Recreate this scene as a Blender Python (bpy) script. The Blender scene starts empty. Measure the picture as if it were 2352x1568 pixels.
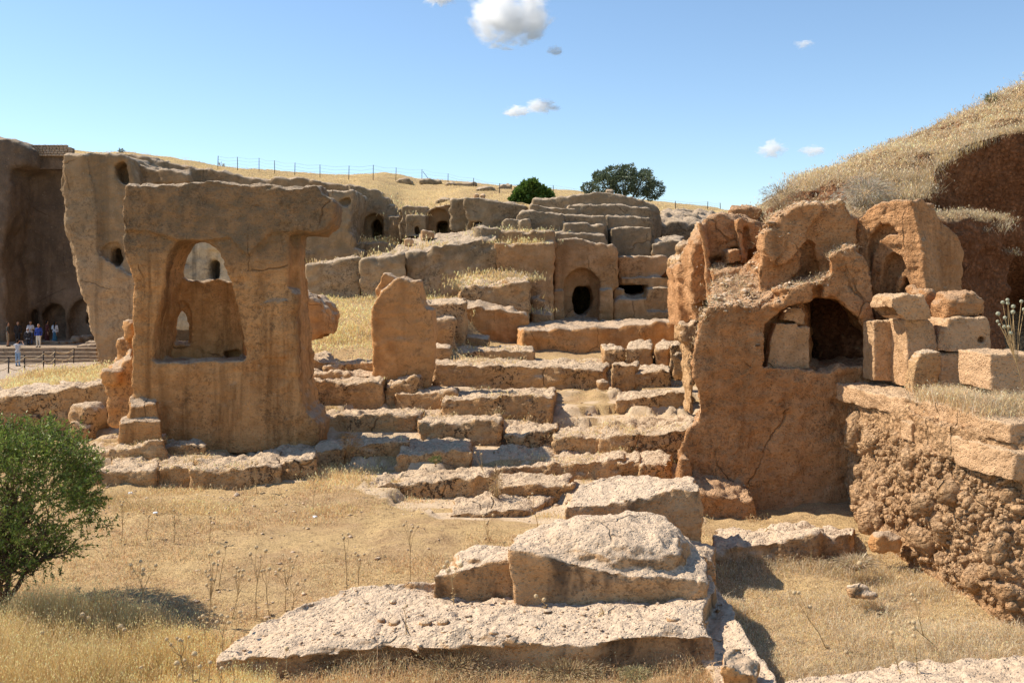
import bpy, bmesh, math, random, time
import numpy as np
from mathutils import Vector, Matrix
from mathutils.bvhtree import BVHTree

T0 = time.time()
random.seed(7)
rng = np.random.default_rng(7)
sc = bpy.context.scene
col = sc.collection

# ---------------------------------------------------------------- camera, sky, sun, exposure
F, H, CU = 2300.0, 650.0, 1176.0          # focal length, eye-level row, centre column (photo measured 2352 wide)
cam = bpy.data.cameras.new('camera')
cam_o = bpy.data.objects.new('camera', cam); col.objects.link(cam_o)
cam_o.location = (0, 0, 0); cam_o.rotation_euler = (math.radians(90), 0, 0)
cam.sensor_width = 36.0; cam.lens = 36.0 * F / 2352.0
cam.shift_y = (H - 784.0) / 2352.0
cam.clip_start = 0.2; cam.clip_end = 12000
sc.camera = cam_o

SUN = Vector((-4.8, 1.5, 5.5)).normalized()
sun_el = math.asin(SUN.z); sun_az = math.atan2(SUN.x, SUN.y)
world = bpy.data.worlds.new('World'); sc.world = world; world.use_nodes = True
wn = world.node_tree.nodes; wl = world.node_tree.links
wn.clear()
w_out = wn.new('ShaderNodeOutputWorld'); w_bg = wn.new('ShaderNodeBackground'); w_sky = wn.new('ShaderNodeTexSky')
w_sky.sky_type = 'NISHITA'; w_sky.sun_disc = False
w_sky.sun_elevation = sun_el; w_sky.sun_rotation = sun_az
w_sky.altitude = 500; w_sky.air_density = 1.0; w_sky.dust_density = 0.0; w_sky.ozone_density = 2.6
w_bg.inputs['Strength'].default_value = 0.116
w_tint = wn.new('ShaderNodeMix'); w_tint.data_type = 'RGBA'; w_tint.blend_type = 'MULTIPLY'; w_tint.inputs[0].default_value = 1.0
w_tint.inputs[7].default_value = (1.02, 1.04, 1.03, 1)
wl.new(w_sky.outputs[0], w_tint.inputs[6]); wl.new(w_tint.outputs[2], w_bg.inputs['Color']); wl.new(w_bg.outputs[0], w_out.inputs['Surface'])
sun = bpy.data.lights.new('sun', 'SUN'); sun.energy = 5.0; sun.angle = math.radians(0.53); sun.color = (1.0, 0.91, 0.78)
sun_o = bpy.data.objects.new('sun', sun); col.objects.link(sun_o)
sun_o.rotation_euler = (-SUN).to_track_quat('-Z', 'Y').to_euler(); sun_o.location = SUN * 100
sc.view_settings.view_transform = 'Standard'; sc.view_settings.look = 'None'
sc.view_settings.exposure = 0.55; sc.view_settings.gamma = 1.0; sc.view_settings.use_curve_mapping = False
try:
    sc.cycles.max_bounces = 24; sc.cycles.diffuse_bounces = 4; sc.cycles.volume_bounces = 24
    sc.cycles.transparent_max_bounces = 12; sc.cycles.use_denoising = True
except Exception:
    pass

# ---------------------------------------------------------------- numeric helpers
def P(u, v, Y):
    return ((u - CU) / F * Y, Y, (H - v) / F * Y)

def _hash(ix, iy, iz, seed):
    h = (ix.astype(np.uint32) * np.uint32(374761393) + iy.astype(np.uint32) * np.uint32(668265263)
         + iz.astype(np.uint32) * np.uint32(2147483647 - 1640531) + np.uint32((seed * 1274126177) & 0xffffffff))
    h ^= h >> np.uint32(13); h *= np.uint32(1274126177); h ^= h >> np.uint32(16)
    return h

def vnoise(p, scale, seed=0):
    """value noise in -1..1, p (N,3)"""
    q = p * scale
    i0 = np.floor(q).astype(np.int64); f = (q - i0).astype(np.float32)
    f = f * f * f * (f * (f * 6 - 15) + 10)
    r = 0
    for dx in (0, 1):
        wx = f[:, 0] if dx else 1 - f[:, 0]
        for dy in (0, 1):
            wy = f[:, 1] if dy else 1 - f[:, 1]
            for dz in (0, 1):
                wz = f[:, 2] if dz else 1 - f[:, 2]
                hh = _hash(i0[:, 0] + dx, i0[:, 1] + dy, i0[:, 2] + dz, seed)
                r = r + wx * wy * wz * ((hh & np.uint32(0xffff)).astype(np.float32) / 32767.5 - 1)
    return r

def fbm(p, scale, octs=3, seed=0, gain=0.5):
    a, s, r = 1.0, scale, 0
    for k in range(octs):
        r = r + a * vnoise(p, s, seed + 17 * k); a *= gain; s *= 2.07
    return r

def get_co(me):
    a = np.empty(len(me.vertices) * 3, np.float32); me.vertices.foreach_get('co', a); return a.reshape(-1, 3)
def get_no(me):
    a = np.empty(len(me.vertices) * 3, np.float32); me.vertex_normals.foreach_get('vector', a); return a.reshape(-1, 3)

def mesh_np(name, V, Fs, k):
    """mesh from vertex array and (n,k) face index array"""
    me = bpy.data.meshes.new(name)
    n = len(Fs)
    me.vertices.add(len(V)); me.loops.add(n * k); me.polygons.add(n)
    me.vertices.foreach_set('co', np.ascontiguousarray(V, np.float32).ravel())
    me.loops.foreach_set('vertex_index', np.ascontiguousarray(Fs, np.int32).ravel())
    me.polygons.foreach_set('loop_start', np.arange(0, n * k, k, dtype=np.int32))
    me.polygons.foreach_set('loop_total', np.full(n, k, np.int32))
    me.update(calc_edges=True)
    return me

def tag(o, label=None, cat=None, group=None, kind=None):
    if label: o['label'] = label
    if cat: o['category'] = cat
    if group: o['group'] = group
    if kind: o['kind'] = kind
    return o

def link(name, me, mat=None, parent=None):
    o = bpy.data.objects.new(name, me); col.objects.link(o)
    if mat is not None:
        me.materials.clear(); me.materials.append(mat)
    if parent is not None: o.parent = parent
    return o

def empty(name, loc=(0, 0, 0)):
    o = bpy.data.objects.new(name, None); col.objects.link(o); o.location = loc
    return o

def smooth(me, on=True):
    me.polygons.foreach_set('use_smooth', np.full(len(me.polygons), on, bool))

# ---------------------------------------------------------------- solids measured from the photograph
def _bm_prism(pts, vec):
    bm = bmesh.new()
    a = [bm.verts.new(p) for p in pts]
    b = [bm.verts.new(tuple(np.add(p, vec))) for p in pts]
    n = len(pts)
    bm.faces.new(a); bm.faces.new(b[::-1])
    for i in range(n):
        bm.faces.new((a[i], b[i], b[(i + 1) % n], a[(i + 1) % n]))
    bmesh.ops.triangulate(bm, faces=bm.faces[:], ngon_method='EAR_CLIP')
    bmesh.ops.recalc_face_normals(bm, faces=bm.faces[:])
    return bm

def _bm_mesh(bm, name='tmp'):
    me = bpy.data.meshes.new(name); bm.to_mesh(me); bm.free(); return me

def px3(pts, Y):
    """px points -> 3D; Y a number, a callable of u, or given per point"""
    out = []
    for p in pts:
        y = p[2] if len(p) > 2 else (Y(p[0]) if callable(Y) else Y)
        out.append(P(p[0], p[1], y))
    return out

def vplane(u1, Y1, u2, Y2):
    """depth of column u on the vertical plane through two columns"""
    x1, x2 = (u1 - CU) / F * Y1, (u2 - CU) / F * Y2
    dx, dy = x2 - x1, Y2 - Y1
    def f(u):
        k = (u - CU) / F               # X = k*Y ; x1 + t*dx = k*(Y1 + t*dy)
        t = (k * Y1 - x1) / (dx - k * dy)
        return Y1 + t * dy
    return f

def W(pts, Y, T, dx=0.0, cuts=(), lean=0.0):
    """upright rock mass: outline in the picture at depth Y, T metres thick going back"""
    return (px3(pts, Y), (dx * T, T, lean * T), cuts)

def cut(pts, Y, T, vec=None, front=0.5):
    p3 = px3(pts, Y)
    v = np.array(vec if vec is not None else (0, 1, 0), float); v /= np.linalg.norm(v)
    return ([tuple(np.array(p) - v * front) for p in p3], tuple(v * (T + front)))

def arch(u0, u1, vtop, vbot, n=10, pointed=0.0):
    uc, r = (u0 + u1) / 2, (u1 - u0) / 2
    vs = vtop + r * (1 + pointed)
    pts = [(u0, vbot)]
    for i in range(n + 1):
        a = math.pi * i / n
        pts.append((uc - r * math.cos(a), vs - (vs - vtop) * math.sin(a)))
    pts.append((u1, vbot))
    return pts

def L(front, Y, back, vbot, Yb=None, sink=0.35, cuts=()):
    """ledge: top given by its front edge (left to right) at depth Y and back edge (left to right); flat unless Yb given"""
    fr = px3(front, Y)
    z = sum(p[2] for p in fr) / len(fr)
    bk = []
    for p in back:
        if len(p) > 2: y = p[2]
        elif Yb: y = Yb
        else: y = min(max(-z * F / max(p[1] - H, 1.0), Y + 0.5), Y * 1.35)
        bk.append(P(p[0], p[1], y))
    top = fr + bk[::-1]
    Ym = Y if not callable(Y) else Y((front[0][0] + front[-1][0]) / 2)
    zb = (H - vbot) / F * Ym - sink
    return ('slab', top, zb, cuts)

def PL(plan, zt, zb, cuts=()):
    """block given by plan points (X, Y[, z]) in metres"""
    return ('slab', [(p[0], p[1], p[2] if len(p) > 2 else zt) for p in plan], zb, cuts)

def _bm_slab(top, zb):
    bm = bmesh.new()
    a = [bm.verts.new(p) for p in top]
    b = [bm.verts.new((p[0], p[1], zb)) for p in top]
    n = len(top)
    bm.faces.new(a); bm.faces.new(b[::-1])
    for i in range(n):
        bm.faces.new((a[i], b[i], b[(i + 1) % n], a[(i + 1) % n]))
    bmesh.ops.triangulate(bm, faces=bm.faces[:], ngon_method='EAR_CLIP')
    bmesh.ops.recalc_face_normals(bm, faces=bm.faces[:])
    return bm

def _solid(prim):
    if prim[0] == 'slab':
        me = _bm_mesh(_bm_slab(prim[1], prim[2])); cuts = prim[3]
    elif prim[0] == 'mesh':
        return prim[1]
    else:
        me = _bm_mesh(_bm_prism(prim[0], prim[1])); cuts = prim[2]
    if not cuts: return me
    o = bpy.data.objects.new('tmp', me); col.objects.link(o)
    cs = []
    for c in cuts:
        co = bpy.data.objects.new('tmpc', _bm_mesh(_bm_prism(c[0], c[1]))); col.objects.link(co); cs.append(co)
        m = o.modifiers.new('b', 'BOOLEAN'); m.operation = 'DIFFERENCE'; m.solver = 'MANIFOLD'; m.object = co
    dg = bpy.context.evaluated_depsgraph_get()
    me2 = bpy.data.meshes.new_from_object(o.evaluated_get(dg))
    if len(me2.polygons) == 0: print('EMPTY BOOLEAN'); me2 = me.copy()
    for x in cs + [o]: bpy.data.objects.remove(x)
    return me2

def ball(u, v, Y, ru, rv, ry=None, seed=0, sub=3):
    """rounded boulder centred on a picture point"""
    bm = bmesh.new(); bmesh.ops.create_icosphere(bm, subdivisions=sub, radius=1.0)
    c = P(u, v, Y); rx, rz = ru / F * Y, rv / F * Y; ry = ry or (rx + rz) / 2
    for w in bm.verts:
        d = w.co
        k = 1 / max(abs(d.x), abs(d.y), abs(d.z)) ** 0.45      # squarish
        w.co = Vector((c[0] + d.x * rx * k, c[1] + d.y * ry * k, c[2] + d.z * rz * k))
    return ('mesh', _bm_mesh(bm))

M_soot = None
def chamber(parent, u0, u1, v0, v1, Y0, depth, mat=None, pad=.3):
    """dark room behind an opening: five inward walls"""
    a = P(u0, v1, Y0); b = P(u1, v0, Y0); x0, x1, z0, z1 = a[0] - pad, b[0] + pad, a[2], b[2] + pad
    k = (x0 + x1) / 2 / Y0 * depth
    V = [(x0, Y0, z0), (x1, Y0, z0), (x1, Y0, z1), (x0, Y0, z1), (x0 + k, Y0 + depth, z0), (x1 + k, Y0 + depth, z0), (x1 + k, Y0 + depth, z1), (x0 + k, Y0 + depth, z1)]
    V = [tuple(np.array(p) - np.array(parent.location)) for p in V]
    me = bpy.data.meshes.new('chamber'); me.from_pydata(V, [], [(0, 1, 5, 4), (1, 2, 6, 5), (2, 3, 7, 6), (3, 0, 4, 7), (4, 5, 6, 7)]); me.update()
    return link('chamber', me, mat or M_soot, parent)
ROCKS = []
NTRI = [0]
def rock(name, label, cat, prims, vox, mat, amp=(0.10, 0.05, 0.02), sm=1, group=None, kind=None, rough=0.0,
         seed=0, top=1.0, parent=None, strata=0.0, bury=0.3):
    vox *= 1.14
    bm = bmesh.new()
    for pr in prims:
        me = _solid(pr); bm.from_mesh(me); bpy.data.meshes.remove(me)
    me = _bm_mesh(bm)
    o = bpy.data.objects.new('tmp', me); col.objects.link(o)
    m = o.modifiers.new('r', 'REMESH'); m.mode = 'VOXEL'; m.voxel_size = vox; m.adaptivity = 0
    if sm:
        s = o.modifiers.new('s', 'SMOOTH'); s.factor = 0.5; s.iterations = sm
    dg = bpy.context.evaluated_depsgraph_get()
    me2 = bpy.data.meshes.new_from_object(o.evaluated_get(dg))
    bpy.data.objects.remove(o); bpy.data.meshes.remove(me)
    if len(me2.vertices) == 0: print('EMPTY ROCK', label); return None
    co = get_co(me2); no = get_no(me2)
    up = np.clip(no[:, 2], 0, 1)
    sd = seed + (len(ROCKS) * 13) % 97
    s = 1.0 / max(vox, 1e-3)
    d3 = np.stack([fbm(co, 0.55, 2, sd + k) + 0.30 * fbm(co, 2.1, 3, sd + 40 + k) for k in range(3)], 1) * amp[0]
    d3[:, 2] *= 0.6
    co2 = co + d3
    if amp[1]:
        r = fbm(co * np.array([1, 1, 1.5]), 2.2, 3, sd + 5); k_ = r * 3.2; k_ = (np.floor(k_) + np.clip((k_ - np.floor(k_)) * 5 - 2, 0, 1)) / 3.2; r = .35 * r + .65 * k_
        co2 += no * (r * amp[1] * (0.6 + 0.5 * up * top))[:, None]
    if amp[2]:
        q = co.copy(); q[:, 2] *= 1.8
        f = fbm(q, min(6.5, 0.28 * s), 3, sd + 9, 0.6)
        f = f + 0.6 * (0.5 - np.abs(vnoise(q, min(9.0, 0.33 * s), sd + 11)))
        co2 += no * (f * amp[2] * (0.7 + 0.6 * up * top))[:, None]
        w = vnoise(co, min(4.0, .2 * s), sd + 31)              # chipped hollows
        co2 -= no * (np.clip((w - 0.38) * 4, 0, .8) * amp[2] * 1.1)[:, None]
        # thin layered breaks on the upper rims
        lz = vnoise(co * np.array([.35, .35, 1.0]), 7.0, sd + 33)
        co2 += no * (np.clip(lz, -.4, .4) * amp[2] * 0.9 * (1 - up))[:, None]
    if strata:
        q = co.copy(); q[:, 0] *= 0.25; q[:, 1] *= 0.25
        g = fbm(q, 1.6, 3, 77)
        co2 += no * (g * strata * (1 - up))[:, None]
    if rough:
        rough = rough * np.clip(.8 + .7 * fbm(co, .9, 2, sd + 61), .3, 1.3)
        b = 1 - np.abs(vnoise(co, 5.0, sd + 21)) * 1.7
        b2 = 1 - np.abs(vnoise(co, 10.0, sd + 22)) * 1.7
        b3 = vnoise(co, 16.0, sd + 23)
        co2 += no * (-(b * 0.9 + b2 * 0.75) * rough + b3 * rough * 0.5 + vnoise(co, 1.1, sd + 3) * rough * 1.6)[:, None]
    base = np.array([(co2[:, 0].min() + co2[:, 0].max()) / 2, (co2[:, 1].min() + co2[:, 1].max()) / 2, co2[:, 2].min()])
    nf = len(me2.polygons); lv = np.empty(nf * 4, np.int32)
    if len(me2.loops) == nf * 4:
        me2.loops.foreach_get('vertex_index', lv); lv = lv.reshape(-1, 4)
        fz = co2[lv, 2].mean(1); fn = no[lv, 2].mean(1)
        lv = lv[~((fz < base[2] + bury) & (fn < -0.6))]          # the buried underside is left off
        used = np.unique(lv); mp_ = np.zeros(len(co2), np.int32); mp_[used] = np.arange(len(used))
        bpy.data.meshes.remove(me2); me2 = mesh_np(name, (co2 - base)[used], mp_[lv], 4)
    else:
        me2.vertices.foreach_set('co', (co2 - base).astype(np.float32).ravel()); me2.update()
    smooth(me2); me2.name = name
    o = link(name, me2, mat, parent)
    o.location = Vector(base)
    if parent is None: tag(o, label, cat, group, kind)
    ROCKS.append(o); NTRI[0] += len(me2.polygons) * 2
    return o

# ---------------------------------------------------------------- materials
def mat_new(name):
    m = bpy.data.materials.new(name); m.use_nodes = True
    nt = m.node_tree; nt.nodes.clear()
    out = nt.nodes.new('ShaderNodeOutputMaterial')
    return m, nt, out

class N:
    """tiny node-graph writer"""
    def __init__(s, nt): s.nt = nt
    def add(s, t, **kw):
        n = s.nt.nodes.new(t)
        for k, v in kw.items(): setattr(n, k, v)
        return n
    def put(s, sock, v):
        if isinstance(v, bpy.types.NodeSocket): s.nt.links.new(v, sock)
        else:
            if hasattr(sock, 'default_value') and isinstance(v, (tuple, list)) and len(v) == 3 and sock.type == 'RGBA': v = (*v, 1)
            sock.default_value = v
    def math(s, op, a, b=None, c=None, clamp=False):
        n = s.add('ShaderNodeMath', operation=op, use_clamp=clamp); s.put(n.inputs[0], a)
        if b is not None: s.put(n.inputs[1], b)
        if c is not None: s.put(n.inputs[2], c)
        return n.outputs[0]
    def ramp(s, x, lo, hi):
        n = s.add('ShaderNodeMapRange', interpolation_type='SMOOTHSTEP'); s.put(n.inputs[0], x)
        n.inputs[1].default_value = lo; n.inputs[2].default_value = hi; return n.outputs[0]
    def noise(s, vec, scale, detail=4, rough=0.55, dist=0.0):
        n = s.add('ShaderNodeTexNoise'); s.put(n.inputs['Vector'], vec)
        n.inputs['Scale'].default_value = scale; n.inputs['Detail'].default_value = detail
        n.inputs['Roughness'].default_value = rough; n.inputs['Distortion'].default_value = dist
        return n.outputs['Fac']
    def voro(s, vec, scale, feature='F1'):
        n = s.add('ShaderNodeTexVoronoi', feature=feature); s.put(n.inputs['Vector'], vec); n.inputs['Scale'].default_value = scale
        return n.outputs['Distance']
    def mapv(s, vec, scale, rot=(0, 0, 0)):
        n = s.add('ShaderNodeMapping'); s.put(n.inputs['Vector'], vec); n.inputs['Scale'].default_value = scale
        n.inputs['Rotation'].default_value = rot; return n.outputs[0]
    def mix(s, fac, a, b, mode='MIX'):
        n = s.add('ShaderNodeMix', data_type='RGBA', blend_type=mode); s.put(n.inputs[0], fac); s.put(n.inputs[6], a); s.put(n.inputs[7], b)
        return n.outputs[2]

def mat_rock(name, c1, c2, pale=(0.50, 0.385, 0.27), pal=0.85, patina=(0.15, 0.115, 0.085), pz=(0.8, 1.6), pat=0.0,
             fleck=0.5, streak=0.5, bump=0.5, tool=0.3, fine=1.0, cobble=0.0, soot=0.0, wob=2.8):
    m, nt, out = mat_new(name); g = N(nt)
    geo = g.add('ShaderNodeNewGeometry'); pos = geo.outputs['Position']
    sepn = g.add('ShaderNodeSeparateXYZ'); g.put(sepn.inputs[0], geo.outputs['Normal']); nz = sepn.outputs[2]
    sepp = g.add('ShaderNodeSeparateXYZ'); g.put(sepp.inputs[0], pos); pz_ = sepp.outputs[2]
    big = g.noise(pos, 0.45 * fine, 5, 0.6, 0.6)
    mid = g.noise(pos, 2.6 * fine, 6, 0.62)
    fin = g.noise(pos, 14 * fine, 5, 0.65)
    c = g.mix(g.ramp(big, 0.38, 0.62), c1, c2)
    # mottling
    c = g.mix(g.ramp(mid, 0.35, 0.75), c, tuple(min(1, x * 1.22) for x in c2))
    c = g.mix(g.math('MULTIPLY', g.ramp(fin, 0.5, 0.75), 0.45), c, tuple(x * 0.62 for x in c1))
    if streak:
        st = g.noise(g.mapv(pos, (1.5 * fine, 1.5 * fine, 0.12 * fine)), 1.0, 5, 0.6, 0.3)
        sm_ = g.math('MULTIPLY', g.ramp(st, 0.5, 0.68), streak)
        c = g.mix(sm_, c, tuple(x * 0.55 for x in c1))
        st2 = g.noise(g.mapv(pos, (2.3 * fine, 2.3 * fine, 0.16 * fine)), 1.3, 4, 0.6)
        c = g.mix(g.math('MULTIPLY', g.ramp(st2, 0.56, 0.72), streak * 0.7), c, tuple(min(1, x * 1.35) for x in c2))
    if pat:
        wob = g.math('MULTIPLY_ADD', g.noise(g.mapv(pos, (1, 1, .4)), 0.55, 5, 0.6), wob, -wob / 2)
        hh = g.math('ADD', pz_, wob)
        pm = g.math('MULTIPLY', g.ramp(hh, pz[0], pz[1]), g.math('MULTIPLY_ADD', g.ramp(mid, .3, .65), -0.35, 1.0))
        pm = g.math('MULTIPLY', pm, pat)
        c = g.mix(pm, c, patina)
    if fleck:
        fl = g.noise(pos, 9 * fine, 3, 0.8)
        reg = g.ramp(g.noise(g.mapv(pos, (1, 1, .45)), 0.9 * fine, 3), 0.42, 0.62)
        c = g.mix(g.math('MULTIPLY', g.math('MULTIPLY', g.ramp(fl, 0.52, 0.58), reg), fleck), c, (0.055, 0.038, 0.026))
        fl2 = g.noise(g.mapv(pos, (1, 1, .75)), 4.2 * fine, 5, 0.8)
        c = g.mix(g.math('MULTIPLY', g.math('MULTIPLY', g.ramp(fl2, 0.56, 0.64), reg), fleck * .8), c, (0.085, 0.058, 0.038))
        pl = g.noise(pos, 17 * fine, 2, 0.7)
        c = g.mix(g.math('MULTIPLY', g.ramp(pl, 0.66, 0.72), 0.5), c, (0.45, 0.36, 0.26))
    if soot:  # broad dark noise blotches, mixed in before the pale tops
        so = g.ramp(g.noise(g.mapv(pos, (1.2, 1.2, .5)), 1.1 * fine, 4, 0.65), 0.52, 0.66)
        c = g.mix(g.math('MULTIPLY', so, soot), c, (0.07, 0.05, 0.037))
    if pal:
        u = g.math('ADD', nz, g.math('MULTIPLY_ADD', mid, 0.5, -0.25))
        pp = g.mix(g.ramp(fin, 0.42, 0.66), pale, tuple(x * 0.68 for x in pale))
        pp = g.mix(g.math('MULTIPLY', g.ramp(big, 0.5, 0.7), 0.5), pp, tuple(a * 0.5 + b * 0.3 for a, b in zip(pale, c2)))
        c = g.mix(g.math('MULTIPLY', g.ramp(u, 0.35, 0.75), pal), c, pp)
    if cobble:
        vd = g.voro(pos, 11 * fine)
        c = g.mix(g.math('MULTIPLY', g.ramp(vd, 0.25, 0.6), cobble), c, tuple(x * 0.45 for x in c1))
    bs = g.add('ShaderNodeBsdfPrincipled'); g.put(bs.inputs['Base Color'], c)
    bs.inputs['Roughness'].default_value = 0.95
    bs.inputs['Specular IOR Level'].default_value = 0.12
    hgt = g.math('MULTIPLY_ADD', fin, 0.6, g.math('MULTIPLY', mid, 0.6))
    pit = g.ramp(g.voro(g.mapv(pos, (1, 1, 1.25)), 16 * fine), 0.08, 0.34)
    hgt = g.math('MULTIPLY_ADD', pit, 0.30, hgt)
    if tool:
        tm = g.noise(g.mapv(pos, (20 * fine, 20 * fine, 4.5 * fine), (0.0, 0.6, 0.4)), 1.0, 2, 0.5)
        hgt = g.math('MULTIPLY_ADD', tm, tool * 0.3, hgt)
    hgt = g.math('MULTIPLY_ADD', g.noise(pos, 55 * fine, 3, 0.7), 0.10, hgt)
    wv = g.add('ShaderNodeVectorMath', operation='ADD'); g.put(wv.inputs[0], pos)
    nzv = g.add('ShaderNodeTexNoise'); g.put(nzv.inputs['Vector'], pos); nzv.inputs['Scale'].default_value = 1.6 * fine; nzv.inputs['Detail'].default_value = 3
    sc_ = g.add('ShaderNodeVectorMath', operation='SCALE'); g.put(sc_.inputs[0], nzv.outputs['Color']); sc_.inputs['Scale'].default_value = .4 / fine; g.put(wv.inputs[1], sc_.outputs[0])
    ck = g.ramp(g.voro(g.mapv(wv.outputs[0], (.42 * fine, .42 * fine, .33 * fine)), 1.0, 'DISTANCE_TO_EDGE'), 0.0, 0.009)
    ck = g.math('MAXIMUM', ck, g.math('SUBTRACT', 1.0, g.ramp(g.noise(pos, .8 * fine, 3), .52, .60)))
    hgt = g.math('MULTIPLY_ADD', ck, 0.5, hgt)
    sd_ = g.noise(g.mapv(wv.outputs[0], (.5 * fine, .5 * fine, 7 * fine)), 1.0, 4, .65)
    hgt = g.math('MULTIPLY_ADD', sd_, 0.45, hgt)
    g.put(bs.inputs['Base Color'], g.mix(g.math('MULTIPLY', g.math('SUBTRACT', 1.0, ck), .55), c, tuple(x * .25 for x in c1)))
    if cobble:
        hgt = g.math('MULTIPLY_ADD', g.voro(pos, 11 * fine), -1.0 * cobble, hgt)
    bp = g.add('ShaderNodeBump'); bp.inputs['Strength'].default_value = bump
    bp.inputs['Distance'].default_value = 0.16 / fine; g.put(bp.inputs['Height'], hgt)
    g.put(bs.inputs['Normal'], bp.outputs[0])
    nt.links.new(bs.outputs[0], out.inputs[0])
    return m

ORG1, ORG2 = (0.45, 0.215, 0.078), (0.55, 0.30, 0.125)
M_tower = mat_rock('limestone_tower', ORG1, ORG2, pat=1.0, pz=(0.05, 1.0), wob=2.0, patina=(0.205, 0.15, 0.09), fleck=0.4, streak=0.9, bump=0.8)
M_warm = mat_rock('limestone_warm', ORG1, ORG2, fleck=0.5, streak=0.4)
M_ledge = mat_rock('limestone_ledge', (0.47, 0.265, 0.118), (0.57, 0.355, 0.175), pale=(0.70, 0.53, 0.36), fleck=0.9, streak=0.2, bump=0.9)
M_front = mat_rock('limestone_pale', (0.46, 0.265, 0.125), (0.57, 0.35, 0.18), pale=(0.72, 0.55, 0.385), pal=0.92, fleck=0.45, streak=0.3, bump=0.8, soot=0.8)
M_back = mat_rock('limestone_weathered', (0.36, 0.235, 0.125), (0.46, 0.32, 0.185), pat=0.8, pz=(0.3, 1.6), patina=(0.20, 0.155, 0.095), fleck=0.5, streak=0.55, fine=0.7)
M_backw = mat_rock('limestone_back_warm', (0.42, 0.225, 0.095), (0.50, 0.29, 0.14), pat=0.75, pz=(1.2, 2.6), patina=(0.20, 0.15, 0.088), fleck=0.45, streak=0.5, fine=0.7)
M_cliff = mat_rock('limestone_cliff', (0.34, 0.205, 0.105), (0.44, 0.29, 0.16), pat=0.75, pz=(-0.5, 4.0), patina=(0.22, 0.155, 0.088), fleck=0.35, streak=0.75, fine=0.45)
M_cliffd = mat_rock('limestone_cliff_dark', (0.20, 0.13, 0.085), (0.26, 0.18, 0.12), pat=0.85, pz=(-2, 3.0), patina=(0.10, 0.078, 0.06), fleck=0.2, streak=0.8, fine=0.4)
M_right = mat_rock('limestone_orange', (0.43, 0.205, 0.082), (0.53, 0.285, 0.132), pale=(0.58, 0.40, 0.25), pal=0.55, fleck=0.35, streak=0.5, bump=0.9)
M_rightp = mat_rock('limestone_hewn_blocks', (0.48, 0.285, 0.14), (0.57, 0.36, 0.20), pale=(0.60, 0.44, 0.28), pal=0.6, fleck=0.25, streak=0.15, bump=0.8)
M_soot = mat_rock('soot_blackened_rock', (0.035, 0.025, 0.02), (0.05, 0.037, 0.028), pal=0, fleck=0, streak=0)  # chamber walls: the darkness inside is painted into a near-black base colour
M_congl = mat_rock('conglomerate', (0.52, 0.295, 0.14), (0.62, 0.39, 0.21), pale=(0.62, 0.45, 0.30), pal=0.3, fleck=0.0, streak=0.1, bump=1.0, cobble=0.5)
M_red = mat_rock('red_earth', (0.24, 0.10, 0.045), (0.32, 0.145, 0.07), pale=(0.50, 0.36, 0.2), pal=0.8, fleck=0.0, streak=0.15, bump=1.0, cobble=0.45, fine=0.8)

# ---------------------------------------------------------------- measuring frames (enlargements of the photograph the points were read in)
ZF = {'A1': (0, 287.1, .3337), 'A2': (689, 344.5, .3337), 'A3': (1568.1, 172.3, .3337), 'A4': (0, 803.9, .3337),
      'B1': (631.6, 746.5, .3337), 'B2': (1568.1, 660.3, .3337), 'C1': (0, 1045, .3337), 'C2': (783.8, 1045, .3337), 'C3': (1568, 1045, .3337),
      'Z1': (1091, 424.9, .2441), 'Z2': (1521.7, 447.9, .2075), 'Z3': (660.3, 402, .2197), 'Z4': (1320.7, 717.8, .2563),
      'D1': (0, 620.1, .1758), 'D2': (275.6, 402, .2197), 'D4': (1894.9, 430.6, .2014)}
def c(k, *pts):
    a, b, s = ZF[k]
    return [(a + p[0] * s, b + p[1] * s) + tuple(p[2:]) for p in pts]

M_pale = mat_rock('limestone_streaked_pale', (0.30, 0.25, 0.18), (0.52, 0.42, 0.28), fleck=0.2, streak=1.0, fine=.8)
# ---------------------------------------------------------------- ground sheet
CT = []
def gp(*pts):
    for u, v, Y in pts: CT.append(P(u, v, Y))
def gz(z, *uv):
    for u, v in uv: CT.append(P(u, v, -z * F / (v - H)))
gz(-4.62, (-200, 1568), (0, 1568), (300, 1568), (600, 1568), (900, 1568), (1176, 1568), (1500, 1568), (-200, 1420), (0, 1420), (400, 1420), (800, 1420), (1100, 1420),
   (200, 1300), (600, 1300), (900, 1300), (1200, 1300), (200, 1200), (500, 1200), (800, 1200), (1100, 1200), (1280, 1200), (-100, 1150), (250, 1130), (450, 1120),
   (600, 1130), (1000, 1150), (1250, 1150), (-300, 1200), (-300, 1400))
CT += [(-9, 8, -4.6), (0, 8, -4.6), (6, 8, -4.8), (-20, 12, -4.6), (-20, 20, -4.6), (-4, 9.5, -4.62), (2, 9.5, -4.62), (0, 3, -4.7), (-12, 3, -4.7), (10, 3, -4.7)]
gz(-4.95, (1700, 1540), (1900, 1520), (2100, 1500), (2300, 1480), (2352, 1440), (1750, 1420), (1950, 1400), (2150, 1380), (1720, 1320), (1900, 1300), (2050, 1300))
gp((1680, 1240, 18.6), (1850, 1240, 18.6), (1950, 1220, 19.0), (1750, 1175, 21.0), (1900, 1150, 21.0), (1650, 1180, 20.6))
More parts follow.
